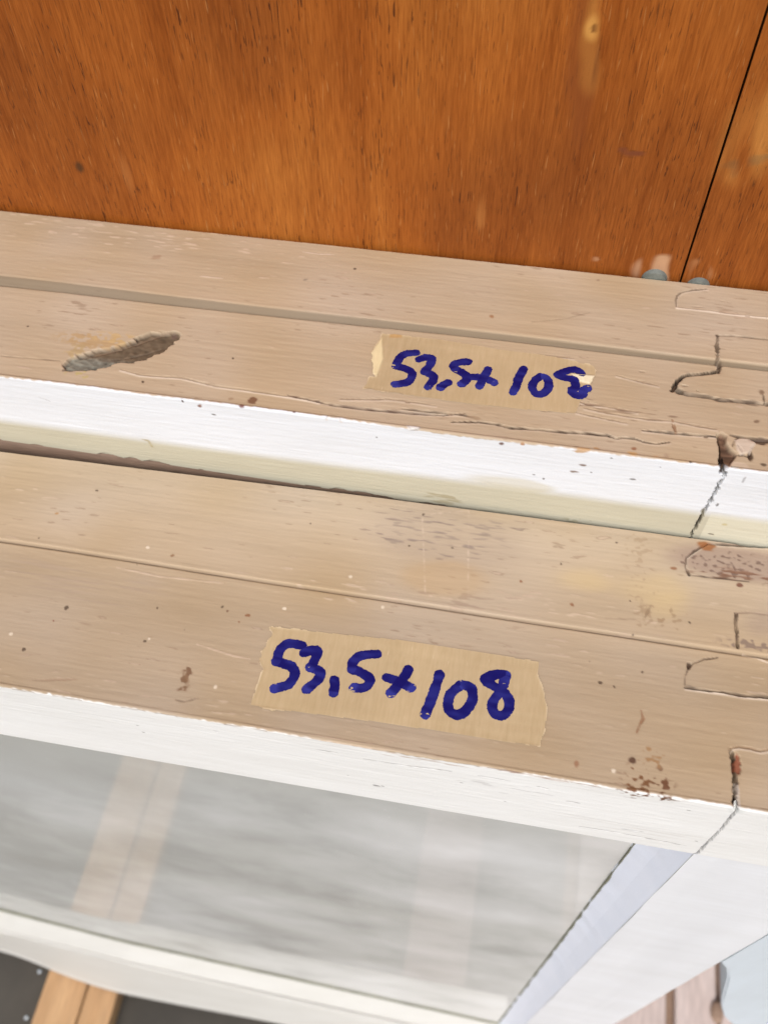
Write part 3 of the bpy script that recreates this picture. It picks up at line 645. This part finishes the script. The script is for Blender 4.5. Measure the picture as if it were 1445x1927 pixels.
cr.crack([(1274, 729), (1300, 736), (1340, 742), (1375, 747), (1410, 751), (1450, 754)], wid=.8, depth=1.2, amt=.9, dark=(.085, .055, .038), taper=False, wig=.5); cr.blob(1278, 729, 6, 6, (.13, .1, .07), .9, h=-.5)
cr.blob(1435, 732, 5, 5, (.2, .13, .08), .9); cr.crack([(1438, 736), (1441, 752)], wid=.25, depth=.3, amt=.7)
# gouge with grey mortar
G = [(117, 690), (122, 677), (133, 667), (150, 664), (175, 655), (205, 650), (240, 640), (262, 629), (285, 621), (310, 619), (330, 618), (334, 626), (322, 640), (300, 655), (270, 667), (250, 673), (225, 673), (205, 680), (180, 687), (150, 688), (130, 691)]
cr.smudge(185, 636, 70, 14, (.44, .29, .14), .8, th=-.7, kind='D'); cr.smudge(215, 630, 45, 10, (.52, .36, .17), .8, th=-.4, kind='D'); cr.smudge(145, 655, 20, 14, (.42, .30, .15), .8, th=-.6, kind='D'); cr.smudge(150, 697, 26, 8, (.45, .36, .15), .8, th=.2, kind='D')
w_, sd = cr.poly(G); sd = sd + .0003; f = sstep(-.00035, .00030, sd + .00025 * cr.nE[w_])
n1, n2 = cr.nD[w_], cr.nF[w_]; low = np.clip((cr.SS[w_] - cr.XS(200, 665, 't')[1]) / .002 + .3, 0, 1)
base = np.array((.135, .098, .062)) * (1 + .10 * n1[..., None] + .10 * n2[..., None]); gry = np.array((.18, .17, .135)) * (1 + .16 * n1[..., None])
sel = (np.clip((at(270, 660, 2, ZT2)[0] - cr.XX[w_]) / .004, 0, 1) * low)[..., None]
cr.col[w_] = cr.col[w_] * (1 - f[..., None]) + (base * (1 - sel) + gry * sel) * f[..., None]
cr.h[w_] += f * (-.0011 + .00007 * n1 * (0.5 + low) + .00010 * n2)
cr.crack([(150, 664), (190, 656), (230, 645), (262, 634), (300, 621), (328, 617)], wid=.35, depth=.3, amt=.55, dark=(.16, .10, .06)); cr.blob(325, 623, 6, 5, (.15, .10, .075), .9)
cr.crack([(190, 668), (230, 664), (270, 655), (310, 643)], wid=.15, depth=.3, amt=.5, dark=(.14, .10, .07), wig=.9)
# spots
for px, py, rx, ry, c_ in ((473, 748, 8, 6, (.17, .08, .04)), (454, 761, 6, 5, (.15, .05, .03)), (552, 774, 3, 3, (.12, .03, .02)), (370, 762, 5, 3, (.2, .08, .04)), (340, 753, 2, 2, D1), (432, 745, 4, 3, (.35, .24, .15)), (944, 834, 4, 3, (.12, .05, .03)),
                           (1195, 838, 6, 3, (.27, .12, .06)), (1193, 850, 7, 6, (.5, .3, .13)), (1124, 840, 6, 5, (.42, .25, .12)), (1086, 838, 5, 3, (.24, .12, .06)), (1098, 845, 14, 5, (.48, .3, .15)), (1235, 855, 8, 4, (.5, .31, .17)), (1256, 853, 6, 4, (.38, .27, .18)), (983, 834, 4, 3, (.42, .22, .1)),
                           (925, 595, 5, 4, (.33, .17, .08)), (295, 484, 9, 4, (.38, .26, .17)), (577, 526, 7, 2, (.25, .2, .15)), (668, 506, 3, 2, D1), (50, 608, 3, 2, D1), (437, 668, 2, 2, D1), (267, 712, 2, 2, D1), (1125, 527, 4, 2, (.3, .2, .13)), (1427, 787, 5, 3, (.2, .13, .08)), (1300, 869, 2.5, 2, D1)):
    cr.blob(px, py, rx, ry, c_, .9, rough=.5, ang=-.4)
for px, py, rx, ry in ((403, 780, 4, 2), (709, 823, 1.5, 1.5), (1096, 875, 6, 2.5), (1080, 888, 7, 2.5), (1190, 902, 6, 2), (1112, 889, 2, 1.5), (1022, 901, 2, 2), (1349, 950, 2, 4), (1004, 893, 3, 1.5), (1242, 879, 2, 1.5), (1150, 862, 2, 1.5)):
    cr.blob(px, py, rx, ry, (.16, .09, .05) if px in (1096, 1080) else (.14, .13, .12), .85, 'f')
cr.blob(1362, 987, 5, 3, (.5, .42, .2), .7, 'f'); cr.crack([(1332, 1004), (1342, 1006)], 'f', wid=.25, depth=.2, amt=.7)
cr.crack([(75, 748), (95, 755)], 'f', wid=.12, depth=.1, amt=.3); cr.crack([(1396, 908), (1402, 898)], 'f', wid=.15, depth=.1, amt=.4)
cr.blob(778, 803, 12, 6, (.72, .70, .68), .8, h=.15, soft=.2); cr.crack([(767, 800), (775, 808), (788, 806), (791, 799)], wid=.15, depth=.15, amt=.4)
cr.crack([(612, 786), (620, 776), (636, 778), (640, 790)], wid=.12, depth=.1, amt=.35, light=.5)
for pts in ([(570, 474), (600, 478), (628, 479)], [(378, 520), (420, 524)], [(1380, 592), (1420, 596)]): cr.crack(pts, wid=.2, depth=-.08, dark=(.66, .54, .43), amt=.6)
cr.crack([(1000, 606), (1060, 600), (1110, 588)], wid=.1, depth=.05, amt=.25)
# vertical joint on the white face
rear_joint = [(1364, 889), (1360, 902), (1352, 910), (1349, 920), (1340, 935), (1331, 952), (1320, 970), (1312, 985), (1303, 1000), (1296, 1014)]
cr.crack(rear_joint, 'f', wid=.42, depth=1.5, dark=(.07, .06, .045), amt=.9, taper=False, halo=0, wig=.6); cr.crack([(1325, 955), (1320, 962), (1322, 972)], 'f', wid=.3, depth=.5, amt=.6, halo=0, dark=(.2, .18, .12))
# ragged lower edge of the rail: nibble rows out later
TAr = [(1470, 536), (1330, 544), (1300, 546), (1282, 550), (1272, 565), (1272, 577), (1340, 585), (1390, 592), (1470, 600)]
TCr = TC2 + [(1274, 729), (1300, 736), (1340, 742), (1410, 751), (1470, 757), (1470, 690)]
rail, stl = cr.build(None, split_mask(cr, (1351, 660), [TAr, TCr], rear_joint), None, None)
prof, cols = section(YB2, 0.1745, YF2, ZT2, ZB2, 0.0012)
V, Q, C = rail
ed = 0.0007 * np.clip(streaks((4, 977), 5, 1, 55)[0], 0, 9); edx = np.linspace(-.175, .09, 977)
cut = (V[:, 2] < ZB2 + np.interp(V[:, 0], edx, ed) * .8) & (V[:, 1] < YF2 + .001)
V = V.copy(); V[cut, 1] += .0004; V[cut, 2] += .0003
low = (V[:, 1] < YF2 + .001) & (V[:, 2] < ZT2 - .02); k = np.clip((ZT2 - .02 - V[:, 2]) / (ZT2 - .02 - ZB2), 0, 1)
V[low, 2] += (np.interp(V[:, 0], [-.136, -.10, -.031, .01, .05], [.0034, .0026, .0008, -.0008, -.0035]) * k)[low]
p = join([(V, Q, C), core(ZT2 - .003, ZB2 + .0006, YF2 + .003, YB2 - .0006, -0.1745, XI2 - .002, (.16, .10, .07)), loft_x(XL2 + .038, -0.1749, prof, cols, 0), BOX(-0.175, XI2, YF2 + .0118, YB2 - .001, ZB2 + .0002, ZB2 + .0006, np.array((.22, .15, .11))), BOX(-0.175, XI2, YB2 - .0006, YB2 - .0002, ZB2, ZT2 - .0006, BEIGE)])
link('top_rail', quads('top_rail', *p), M_painted, win_r, label='upper rail with a grey mortar gouge and long cracks')
p = join([stl, core(ZT2 - .003, ZBOT2, YF2 + .003, YB2 - .0006, XI2 + .0025, XO2 - .0005, WHITE), face_grid(XI2, XO2, ZBOT2, ZB2, YF2, .002, .002, 41, .00005)])
link('stile', quads('stile', *p), M_painted, win_r, label='right stile, its joint broken open to bare wood')
box('stile', XL2, XL2 + .038, YF2, YB2, ZBOT2, ZT2, M_whitez, win_r)
box('bottom_rail', XL2 + .038, XI2, YF2, YB2, ZBOT2, ZBOT2 + .06, M_white, win_r)
me = bpy.data.meshes.new('pane'); yg2 = YF2 + .012
me.from_pydata([(XL2 + .038, yg2, ZBOT2 + .06), (XI2, yg2, ZBOT2 + .06), (XI2, yg2, ZB2), (XL2 + .038, yg2, ZB2), (XL2 + .038, yg2 + .003, ZBOT2 + .06), (XI2, yg2 + .003, ZBOT2 + .06), (XI2, yg2 + .003, ZB2), (XL2 + .038, yg2 + .003, ZB2)], [],
    [(0, 1, 2, 3), (7, 6, 5, 4), (0, 4, 5, 1), (1, 5, 6, 2), (2, 6, 7, 3), (3, 7, 4, 0)])
link('glass_pane', me, M_glass, win_r)
# brown inner edge behind the gap
box('glazing_rebate', XL2 + .04, XI2 - .001, YF2 + .0006, YF2 + .0115, ZB2 - .012, ZB2 + .0036, M_brownwood, win_r, bevel=.0005)

# ------------------------------------------------------------------ tapes with handwriting
def tape(name, cv, outline, parent, label, pale=(), creases=(), seed=0, stain=None):
    P = np.array([at(a, b, 2, cv.z - cv.drop)[:2] for a, b in outline])
    st = .00022; x0, y0 = P.min(0) - .001; x1, y1 = P.max(0) + .001
    X = np.arange(x0, x1, st); Y = np.arange(y0, y1, st); YY, XX = np.meshgrid(Y, X, indexing='ij')
    def inside(P):
        ins = np.zeros(XX.shape, bool); D = np.full(XX.shape, 1.)
        for k in range(len(P)):
            (xa, ya), (xb, yb) = P[k], P[(k + 1) % len(P)]
            if ya != yb: ins ^= ((ya > YY) != (yb > YY)) & (XX < (xb - xa) * (YY - ya) / (yb - ya) + xa)
            ab = np.array([xb - xa, yb - ya]); t = np.clip(((XX - xa) * ab[0] + (YY - ya) * ab[1]) / (ab @ ab + 1e-15), 0, 1)
            D = np.minimum(D, np.hypot(XX - xa - t * ab[0], YY - ya - t * ab[1]))
        return ins, np.where(ins, D, -D)
    rag = .00018 * streaks(XX.shape, 2.5, 2.5, seed) ; ins, sd = inside(P)
    side = np.exp(-((XX - P[:, 0].min()) / .012) ** 2) + np.exp(-((XX - P[:, 0].max()) / .006) ** 2)
    ins = sd + rag * np.clip(side, 0, 1) > 0
    # height of the paint below, so the tape drapes over it
    s_ = np.clip(cv.yb - YY, cv.S[0], cv.S[-1]); i = np.clip(np.searchsorted(cv.S, s_), 0, len(cv.S) - 1); j = np.clip(np.searchsorted(cv.X, XX), 0, len(cv.X) - 1)
    hh = cv.h[i, j]; k = np.hanning(25); k /= k.sum()
    for ax in (0, 1): hh = np.apply_along_axis(lambda a: np.convolve(np.pad(a, 12, 'edge'), k, 'valid'), ax, hh)
    hh = hh + .00004
    lift = .00010 + .00003 * streaks(XX.shape, 30, 3, seed + 1) * .4 + .00012 * np.exp(-(sd / .0004) ** 2) * np.clip(side, 0, 1)
    col = np.ones(XX.shape + (3,)) * np.array((.462, .350, .207)); col *= (1 + .02 * streaks(XX.shape, 40, 40, seed + 2))[..., None]
    e = np.clip(np.exp(-(sd / .00018) ** 2) * (.15 + .4 * np.clip(side, 0, 1)), 0, 1)[..., None]; col = col * (1 - e) + np.array((.80, .68, .48)) * e
    for pts, c_, hgt in pale:
        q = np.array([at(a, b, 2, cv.z - cv.drop)[:2] for a, b in pts]); _, s2 = inside(q); f = sstep(-.0003, .0003, s2); lift += hgt * f * 1e-3
        col = col * (1 - f[..., None]) + np.array(c_) * f[..., None]
    for (a, b), (c, d), amt in creases:
        A, B = at(a, b, 2, cv.z)[:2], at(c, d, 2, cv.z)[:2]; ab = B - A; t = np.clip(((XX - A[0]) * ab[0] + (YY - A[1]) * ab[1]) / (ab @ ab), 0, 1)
        D = np.hypot(XX - A[0] - t * ab[0], YY - A[1] - t * ab[1]); lift += amt * 1e-3 * np.exp(-(D / .0003) ** 2)
    Z = cv.z + hh + lift
    V = np.stack([XX, YY, Z], -1).reshape(-1, 3); idx = np.arange(XX.size).reshape(XX.shape)
    m = ins[:-1, :-1] & ins[1:, :-1] & ins[:-1, 1:] & ins[1:, 1:]
    Q = np.stack([idx[:-1, :-1], idx[:-1, 1:], idx[1:, 1:], idx[1:, :-1]], -1)[m]
    o = link('masking_tape', quads('masking_tape', V, Q, np.clip(col, 0, .9).reshape(-1, 3)), M_tape, parent, label=label)
    return o, (X, Y, cv.z + hh + lift)

def writing(cv, strokes, surf, parent, sx, ox, oy, wid, seed):
    """hand-drawn marker strokes; points are photo pixels given as (x/sx+ox, y/sx+oy); one mesh per character"""
    X0, Y0, Z0 = surf; st = .00011
    for gi, (char, segs) in enumerate(strokes):
        P = [[at(a / sx + ox, b / sx + oy, 2, cv.z - cv.drop)[:2] for a, b in s] for s in segs]
        allp = np.vstack([np.array(s) for s in P]); x0, y0 = allp.min(0) - .002; x1, y1 = allp.max(0) + .002
        X = np.arange(x0, x1, st); Y = np.arange(y0, y1, st); YY, XX = np.meshgrid(Y, X, indexing='ij')
        edge = .00004 * streaks(XX.shape, 1.6, 1.6, seed + gi) + .00006 * streaks(XX.shape, 6, 6, seed + gi + 50)
        F_ = np.full(XX.shape, -1.); dry = np.zeros(XX.shape); cnt = np.zeros(XX.shape)
        for s in P:
            s = np.array(s)
            if len(s) > 2:          # Catmull-Rom smoothing
                q = [s[0]]; e = np.vstack([2 * s[0] - s[1], s, 2 * s[-1] - s[-2]])
                for k in range(1, len(e) - 2):
                    for t in (.25, .5, .75, 1.):
                        a, b, c, d = e[k - 1:k + 3]; q.append(.5 * (2 * b + (c - a) * t + (2 * a - 5 * b + 4 * c - d) * t * t + (3 * b - a - 3 * c + d) * t ** 3))
                s = np.array(q)
            L = np.r_[0, np.cumsum(np.hypot(*np.diff(s, axis=0).T))]
            D = np.full(XX.shape, 1.); T = np.zeros(XX.shape)
            for k in range(len(s) - 1):
                ab = s[k + 1] - s[k]; l2 = ab @ ab + 1e-15; t = np.clip(((XX - s[k][0]) * ab[0] + (YY - s[k][1]) * ab[1]) / l2, 0, 1)
                d = np.hypot(XX - s[k][0] - t * ab[0], YY - s[k][1] - t * ab[1]); m = d < D; D[m] = d[m]; T[m] = ((L[k] + t * math.sqrt(l2)) / L[-1])[m]
            F_ = np.maximum(F_, wid / 2 - D); on = (wid / 2 - D > 0); cnt += on; dry = np.maximum(dry, on * sstep(.84, 1.0, T))
        ins = F_ + edge > 0
        ins &= ~((dry > .45) & (streaks(XX.shape, 3, 1.2, seed + gi + 9) * .8 + dry * 1.1 >2.5))
        tone = .5 + .5 * np.tanh(.7 * streaks(XX.shape, 9, 4, seed + gi + 20)) ; tone = np.clip(tone * .6 + .6 * dry + .05 - .25 * (cnt > 1), 0, 1) ** 1.4
        col = np.array((.006, .005, .105)) * (1 - tone[..., None]) + np.array((.030, .035, .24)) * tone[..., None]
        i = np.clip(np.searchsorted(Y0, YY), 0, len(Y0) - 1); j = np.clip(np.searchsorted(X0, XX), 0, len(X0) - 1)
        Z = Z0[i, j]; k = np.ones(5) / 5
        for ax in (0, 1): Z = np.apply_along_axis(lambda a: np.convolve(np.pad(a, 2, 'edge'), k, 'valid'), ax, Z)
        Z = Z + .00005
        V = np.stack([XX, YY, Z], -1).reshape(-1, 3); idx = np.arange(XX.size).reshape(XX.shape)
        m = ins[:-1, :-1]; Q = np.stack([idx[:-1, :-1], idx[:-1, 1:], idx[1:, 1:], idx[1:, :-1]], -1)[m]
        o = link('handwritten_mark', quads('handwritten_mark', V, Q, col.reshape(-1, 3)), M_ink, None, label=char)
        o.parent = parent

win_of = {}
tf, sf = tape('front', cf, [(505, 1178), (620, 1191), (761, 1205), (900, 1227), (1016, 1245), (1012, 1271), (1023, 1301), (1029, 1330), (1029, 1358), (1022, 1384), (1016, 1406), (880, 1386), (735, 1363), (600, 1346), (465, 1330), (475, 1314), (482, 1297), (494.5, 1260), (486, 1242), (495, 1218), (512, 1192)],
    win_f, 'wide strip of masking tape with blue writing on the front top', creases=[((620, 1195), (608, 1345), .02), ((730, 1208), (722, 1240), .03), ((870, 1225), (866, 1260), .03)], seed=3)
win_of[tf.name] = win_f
SF = [('figure 5', [[(318, 174), (280, 166), (250, 168), (222, 192), (204, 240)], [(204, 243), (240, 252), (275, 268), (284, 300), (262, 338), (230, 352), (196, 360)]]),
      ('figure 3', [[(324, 205), (350, 196), (384, 198), (370, 240), (350, 268)], [(352, 268), (384, 280), (398, 296), (380, 325), (338, 362)]]),
      ('decimal point', [[(455, 322), (459, 345), (452, 376)]]),
      ('second figure 5', [[(640, 210), (595, 212), (560, 222), (536, 246), (530, 272)], [(530, 275), (570, 290), (606, 318), (600, 345), (575, 358), (540, 355)]]),
      ('multiplication cross', [[(682, 312), (735, 330), (785, 355)], [(776, 278), (745, 325), (700, 380)]]),
      ('figure 1', [[(908, 300), (893, 350), (875, 400), (847, 472)]]),
      ('figure 0', [[(1000, 345), (966, 372), (946, 425), (958, 460), (990, 472), (1030, 445), (1052, 400), (1045, 358), (1012, 343), (996, 348)]]),
      ('figure 8', [[(1196, 302), (1160, 298), (1106, 316), (1130, 343), (1175, 365), (1205, 400), (1210, 435), (1190, 470), (1155, 474), (1136, 446), (1146, 405), (1172, 368), (1185, 335), (1196, 302)]])]
writing(cf, SF, sf, tf, 2.294, 430, 1140, .00240, 500)
tr_, sr = tape('rear', cr, [(719, 628), (759, 632), (823, 638), (942, 658), (1038, 670), (1120, 688), (1121, 705), (1112, 724), (1102, 740), (1094, 752), (1084, 780), (970, 770), (863, 758), (770, 745), (682, 732), (695, 709), (707, 709), (703, 706), (699, 666)],
    win_r, 'narrower torn masking tape with blue writing on the rear top', pale=[([(719, 636), (699, 666), (702, 704), (709, 708), (721, 676)], (.72, .60, .36), .25), ([(1074, 704), (1094, 706), (1118, 708), (1112, 724), (1086, 718)], (.80, .72, .52), .25), ([(735, 620), (757, 622), (756, 636), (733, 636)], (.48, .30, .13), 0)],
    creases=[((800, 640), (790, 745), .02)], seed=13)
win_of[tr_.name] = win_r
SR = [('figure 5', [[(397, 263), (355, 266), (325, 285), (302, 322)], [(302, 325), (350, 338), (382, 362), (365, 395), (335, 408), (300, 411)]]),
      ('figure 3', [[(413, 294), (440, 286), (473, 290), (460, 325), (438, 350)], [(438, 352), (472, 368), (482, 388), (456, 424)]]),
      ('decimal point', [[(548, 402), (520, 418), (514, 428)]]),
      ('second figure 5', [[(643, 305), (600, 308), (574, 322), (582, 340)], [(582, 340), (625, 362), (638, 388), (610, 412)]]),
      ('plus shaped cross', [[(666, 376), (720, 384), (766, 402)], [(738, 342), (715, 385), (698, 420)]]),
      ('figure 1', [[(905, 340), (880, 390), (857, 448)]]),
      ('figure 0', [[(985, 373), (955, 398), (948, 436), (972, 459), (1006, 448), (1024, 415), (1012, 382), (985, 373)]]),
      ('figure 8 with its top loop broken by a fold', [[(1178, 362), (1150, 343), (1110, 348), (1068, 366), (1100, 381), (1140, 392), (1148, 425), (1128, 440), (1150, 462), (1178, 463), (1188, 440), (1205, 430)]])]
writing(cr, SR, sr, tr_, 2.504, 623, 560, .00225, 800)

# ------------------------------------------------------------------ plywood panels
YP = 0.2022
def panel(x0, x1, label, seed, fine):
    o = empty('plywood_panel', ((x0 + x1) / 2, YP + .006, 0.28), label, 'plywood panel')
    st = .0006; Z0, Z1 = 0.28, H0 + .12
    X = np.linspace(*fine, int((fine[1] - fine[0]) / st)); Z = np.linspace(H0 - .20, H0 - .07, int(.13 / st))
    ZZ, XX = np.meshgrid(Z, X, indexing='ij'); col = np.zeros(XX.shape + (4,)); h = np.zeros(XX.shape)
    n3 = streaks(XX.shape, 2, 9, seed); n4 = streaks(XX.shape, 5, 5, seed + 1)
    def stain(px, py, rx, rz, c, amt, ang=0, grain=.5, soft=.5):
        q = at(px, py, 1, YP); dx, dz = XX - q[0], ZZ - q[2]; ca, sa = math.cos(ang), math.sin(ang)
        d = np.hypot((dx * ca + dz * sa) / rx, (-dx * sa + dz * ca) / rz) + .18 * n4
        f = (1 - sstep(1 - soft, 1 + soft, d)) * amt * np.clip(1 + (grain * .9 + .25) * n3, 0, 1.5); f = np.clip(f, 0, 1)
        a = col[..., 3]; tot = f + a * (1 - f); k = np.where(tot > 0, f / np.maximum(tot, 1e-6), 0)[..., None]
        col[..., :3] = col[..., :3] * (1 - k) + np.array(c) * k; col[..., 3] = tot
    stain(1098, 60, .003, .024, (.21, .06, .014), .4, .04); stain(1120, 70, .0026, .0085, (.42, .17, .035), .6, .05); stain(1098, 150, .0026, .012, (.20, .055, .013), .3)
    stain(1119, 52, .0019, .0024, (.52, .25, .06), .8); stain(1118, 53, .0007, .0009, (.20, .08, .02), .8, soft=.3); stain(1133, 62, .0006, .007, (.13, .04, .012), .7)
    stain(1194, 289, .0020, .0006, (.17, .05, .02), .7, .1); stain(1172, 282, .0009, .0006, (.17, .05, .02), .6)
    stain(1242, 500, .0048, .0034, (.46, .27, .15), .75, 0, .7, .3); stain(1262, 505, .0036, .003, (.48, .28, .16), .7, 0, .7, .3); stain(1312, 512, .0044, .0034, (.44, .22, .10), .55, 0, .7, .35); stain(1215, 508, .003, .003, (.42, .24, .14), .5)
    stain(1118, 487, .0012, .0008, (.55, .34, .2), .6); stain(1400, 308, .004, .0009, (.10, .06, .03), .75, .25); stain(1420, 298, .0045, .0008, (.10, .06, .03), .75, .3); stain(1382, 322, .0008, .0016, (.12, .06, .03), .6)
    stain(1420, 250, .006, .016, (.55, .24, .055), .35); stain(905, 400, .0011, .007, (.42, .17, .045), .4); stain(843, 265, .0016, .011, (.40, .15, .035), .25); stain(240, 330, .0012, .007, (.48, .20, .06), .4)
    stain(150, 315, .001, .0014, (.07, .03, .012), .6)
    V = np.stack([XX, np.full(XX.shape, YP) - h, ZZ], -1).reshape(-1, 3); idx = np.arange(XX.size).reshape(XX.shape)
    Q = np.stack([idx[:-1, :-1], idx[:-1, 1:], idx[1:, 1:], idx[1:, :-1]], -1).reshape(-1, 4)
    C = col.reshape(-1, 4)
    def flat(xa, xb, za, zb): return (np.array([(xa, YP, za), (xb, YP, za), (xb, YP, zb), (xa, YP, zb)]), np.array([[0, 1, 2, 3]]), np.zeros((4, 4)))
    parts = [(V, Q, C)]
    if fine[0] - x0 > .001: parts.append(flat(x0, fine[0], Z[0], Z[-1]))
    if x1 - fine[1] > .001: parts.append(flat(fine[1], x1, Z[0], Z[-1]))
    parts += [flat(x0, x1, Z0, Z[0]), flat(x0, x1, Z[-1], Z1)]
    y1 = YP + .012
    parts.append((np.array([(x0, YP, Z0), (x0, YP, Z1), (x0, y1, Z1), (x0, y1, Z0), (x1, YP, Z0), (x1, YP, Z1), (x1, y1, Z1), (x1, y1, Z0)]),
                  np.array([[0, 1, 2, 3], [4, 7, 6, 5], [1, 5, 6, 2], [0, 3, 7, 4], [2, 6, 7, 3]]), np.tile([.06, .025, .01, .9], (8, 1))))
    V, Q, C = join(parts)
    me = quads('veneer_face', V, Q, C); me.polygons.foreach_set('use_smooth', np.zeros(len(me.polygons), bool))
    link('veneer_face', me, M_ply, o)
    return o
XS_ = 0.0417
pl = panel(-1.15, XS_ - .00028, 'broad varnished plywood panel left of the dark seam', 71, (-.20, XS_ - .00028))
pr = panel(XS_ + .00028, 0.60, 'lighter plywood panel right of the dark seam', 71, (XS_ + .00028, .10))
for px, py, par, r_ in ((1230, 525, pl, .0034), (1312, 539, pr, .0031)):
    q = at(px, py, 1, YP); bm = bmesh.new()
    bmesh.ops.create_cone(bm, cap_ends=True, segments=40, radius1=r_, radius2=r_ * .86, depth=.0012, matrix=Matrix.Translation((q[0], YP - .0006, q[2])) @ Matrix.Rotation(math.pi / 2, 4, 'X'))
    me = bpy.data.meshes.new('nail_head'); bm.to_mesh(me); bm.free()
    link('nail_head', me, M_metal, par)

# ------------------------------------------------------------------ laths and boards on the ground
def lath(x0, x1, y0, y1, z0, z1, m, label, cat, name, groove=True):
    o = empty(name, ((x0 + x1) / 2, (y0 + y1) / 2, z0), label, cat)
    if groove:
        g = x0 + (x1 - x0) * .58
        box('strip', x0, g - .0006, y0, y1, z0, z1, m, o, bevel=.0008); box('strip', g + .0006, x1, y0, y1, z0, z1 - .0006, m, o, bevel=.0008)
    else: box('board', x0, x1, y0, y1, z0, z1, m, o, bevel=.001)
    return o
lath(at(76, 1877, 2, .0195)[0], at(212, 1900, 2, .0195)[0], -.45, .19, .0005, .0195, M_lath, 'orange pine lath on the dark ground under the left of the windows', 'lath', 'wooden_lath')
b2 = lath(-.018, .030, -.40, .19, .0005, .0120, M_dim, 'pinkish board lying under the middle of the windows, seen only in the glass', 'board', 'pale_board', False)
for i, (xa, xb, lb) in enumerate(((.110, .1795, 'pale pinkish board beside the stile, left of the brown gap'), (.1865, .2165, 'narrow pale pinkish board right of the brown gap'), (.2200, .30, 'pale board beyond the curved trim lip'))):
    lath(xa, xb, -.3, .19, .0046, .012, M_pale, lb, 'board', 'pale_board', False)
box('floor_board', .100, .30, -.3, .19, .0002, .0042, M_brownwood, bevel=0, kind='structure')
bm = bmesh.new(); q = at(1345, 1905, 2, .013)
bmesh.ops.create_icosphere(bm, subdivisions=3, radius=1, matrix=Matrix.Translation((q[0] + .001, q[1], .014)) @ Matrix.Diagonal((.0045, .008, .003, 1)))
me = bpy.data.meshes.new('wood_knot'); bm.to_mesh(me); bm.free()
link('wood_chip', me, M_brownwood, label='small brown chip on the pale boards beside the curved trim lip', cat='wood chip')
for px, py in ((75, 1828), (50, 1915)):
    q = at(px, py, 2, .001); bm = bmesh.new(); bmesh.ops.create_uvsphere(bm, u_segments=16, v_segments=8, radius=.0014, matrix=Matrix.Translation((q[0], q[1], .0006)) @ Matrix.Diagonal((1, 1, .5, 1)))
    me = bpy.data.meshes.new('screw_head'); bm.to_mesh(me); bm.free()
    link('screw_head', me, M_trim, label='tiny pale screw head on the dark ground, ' + ('nearer the window foot' if py < 1900 else 'farther from the window foot'), cat='screw', group='screws in the dark ground')
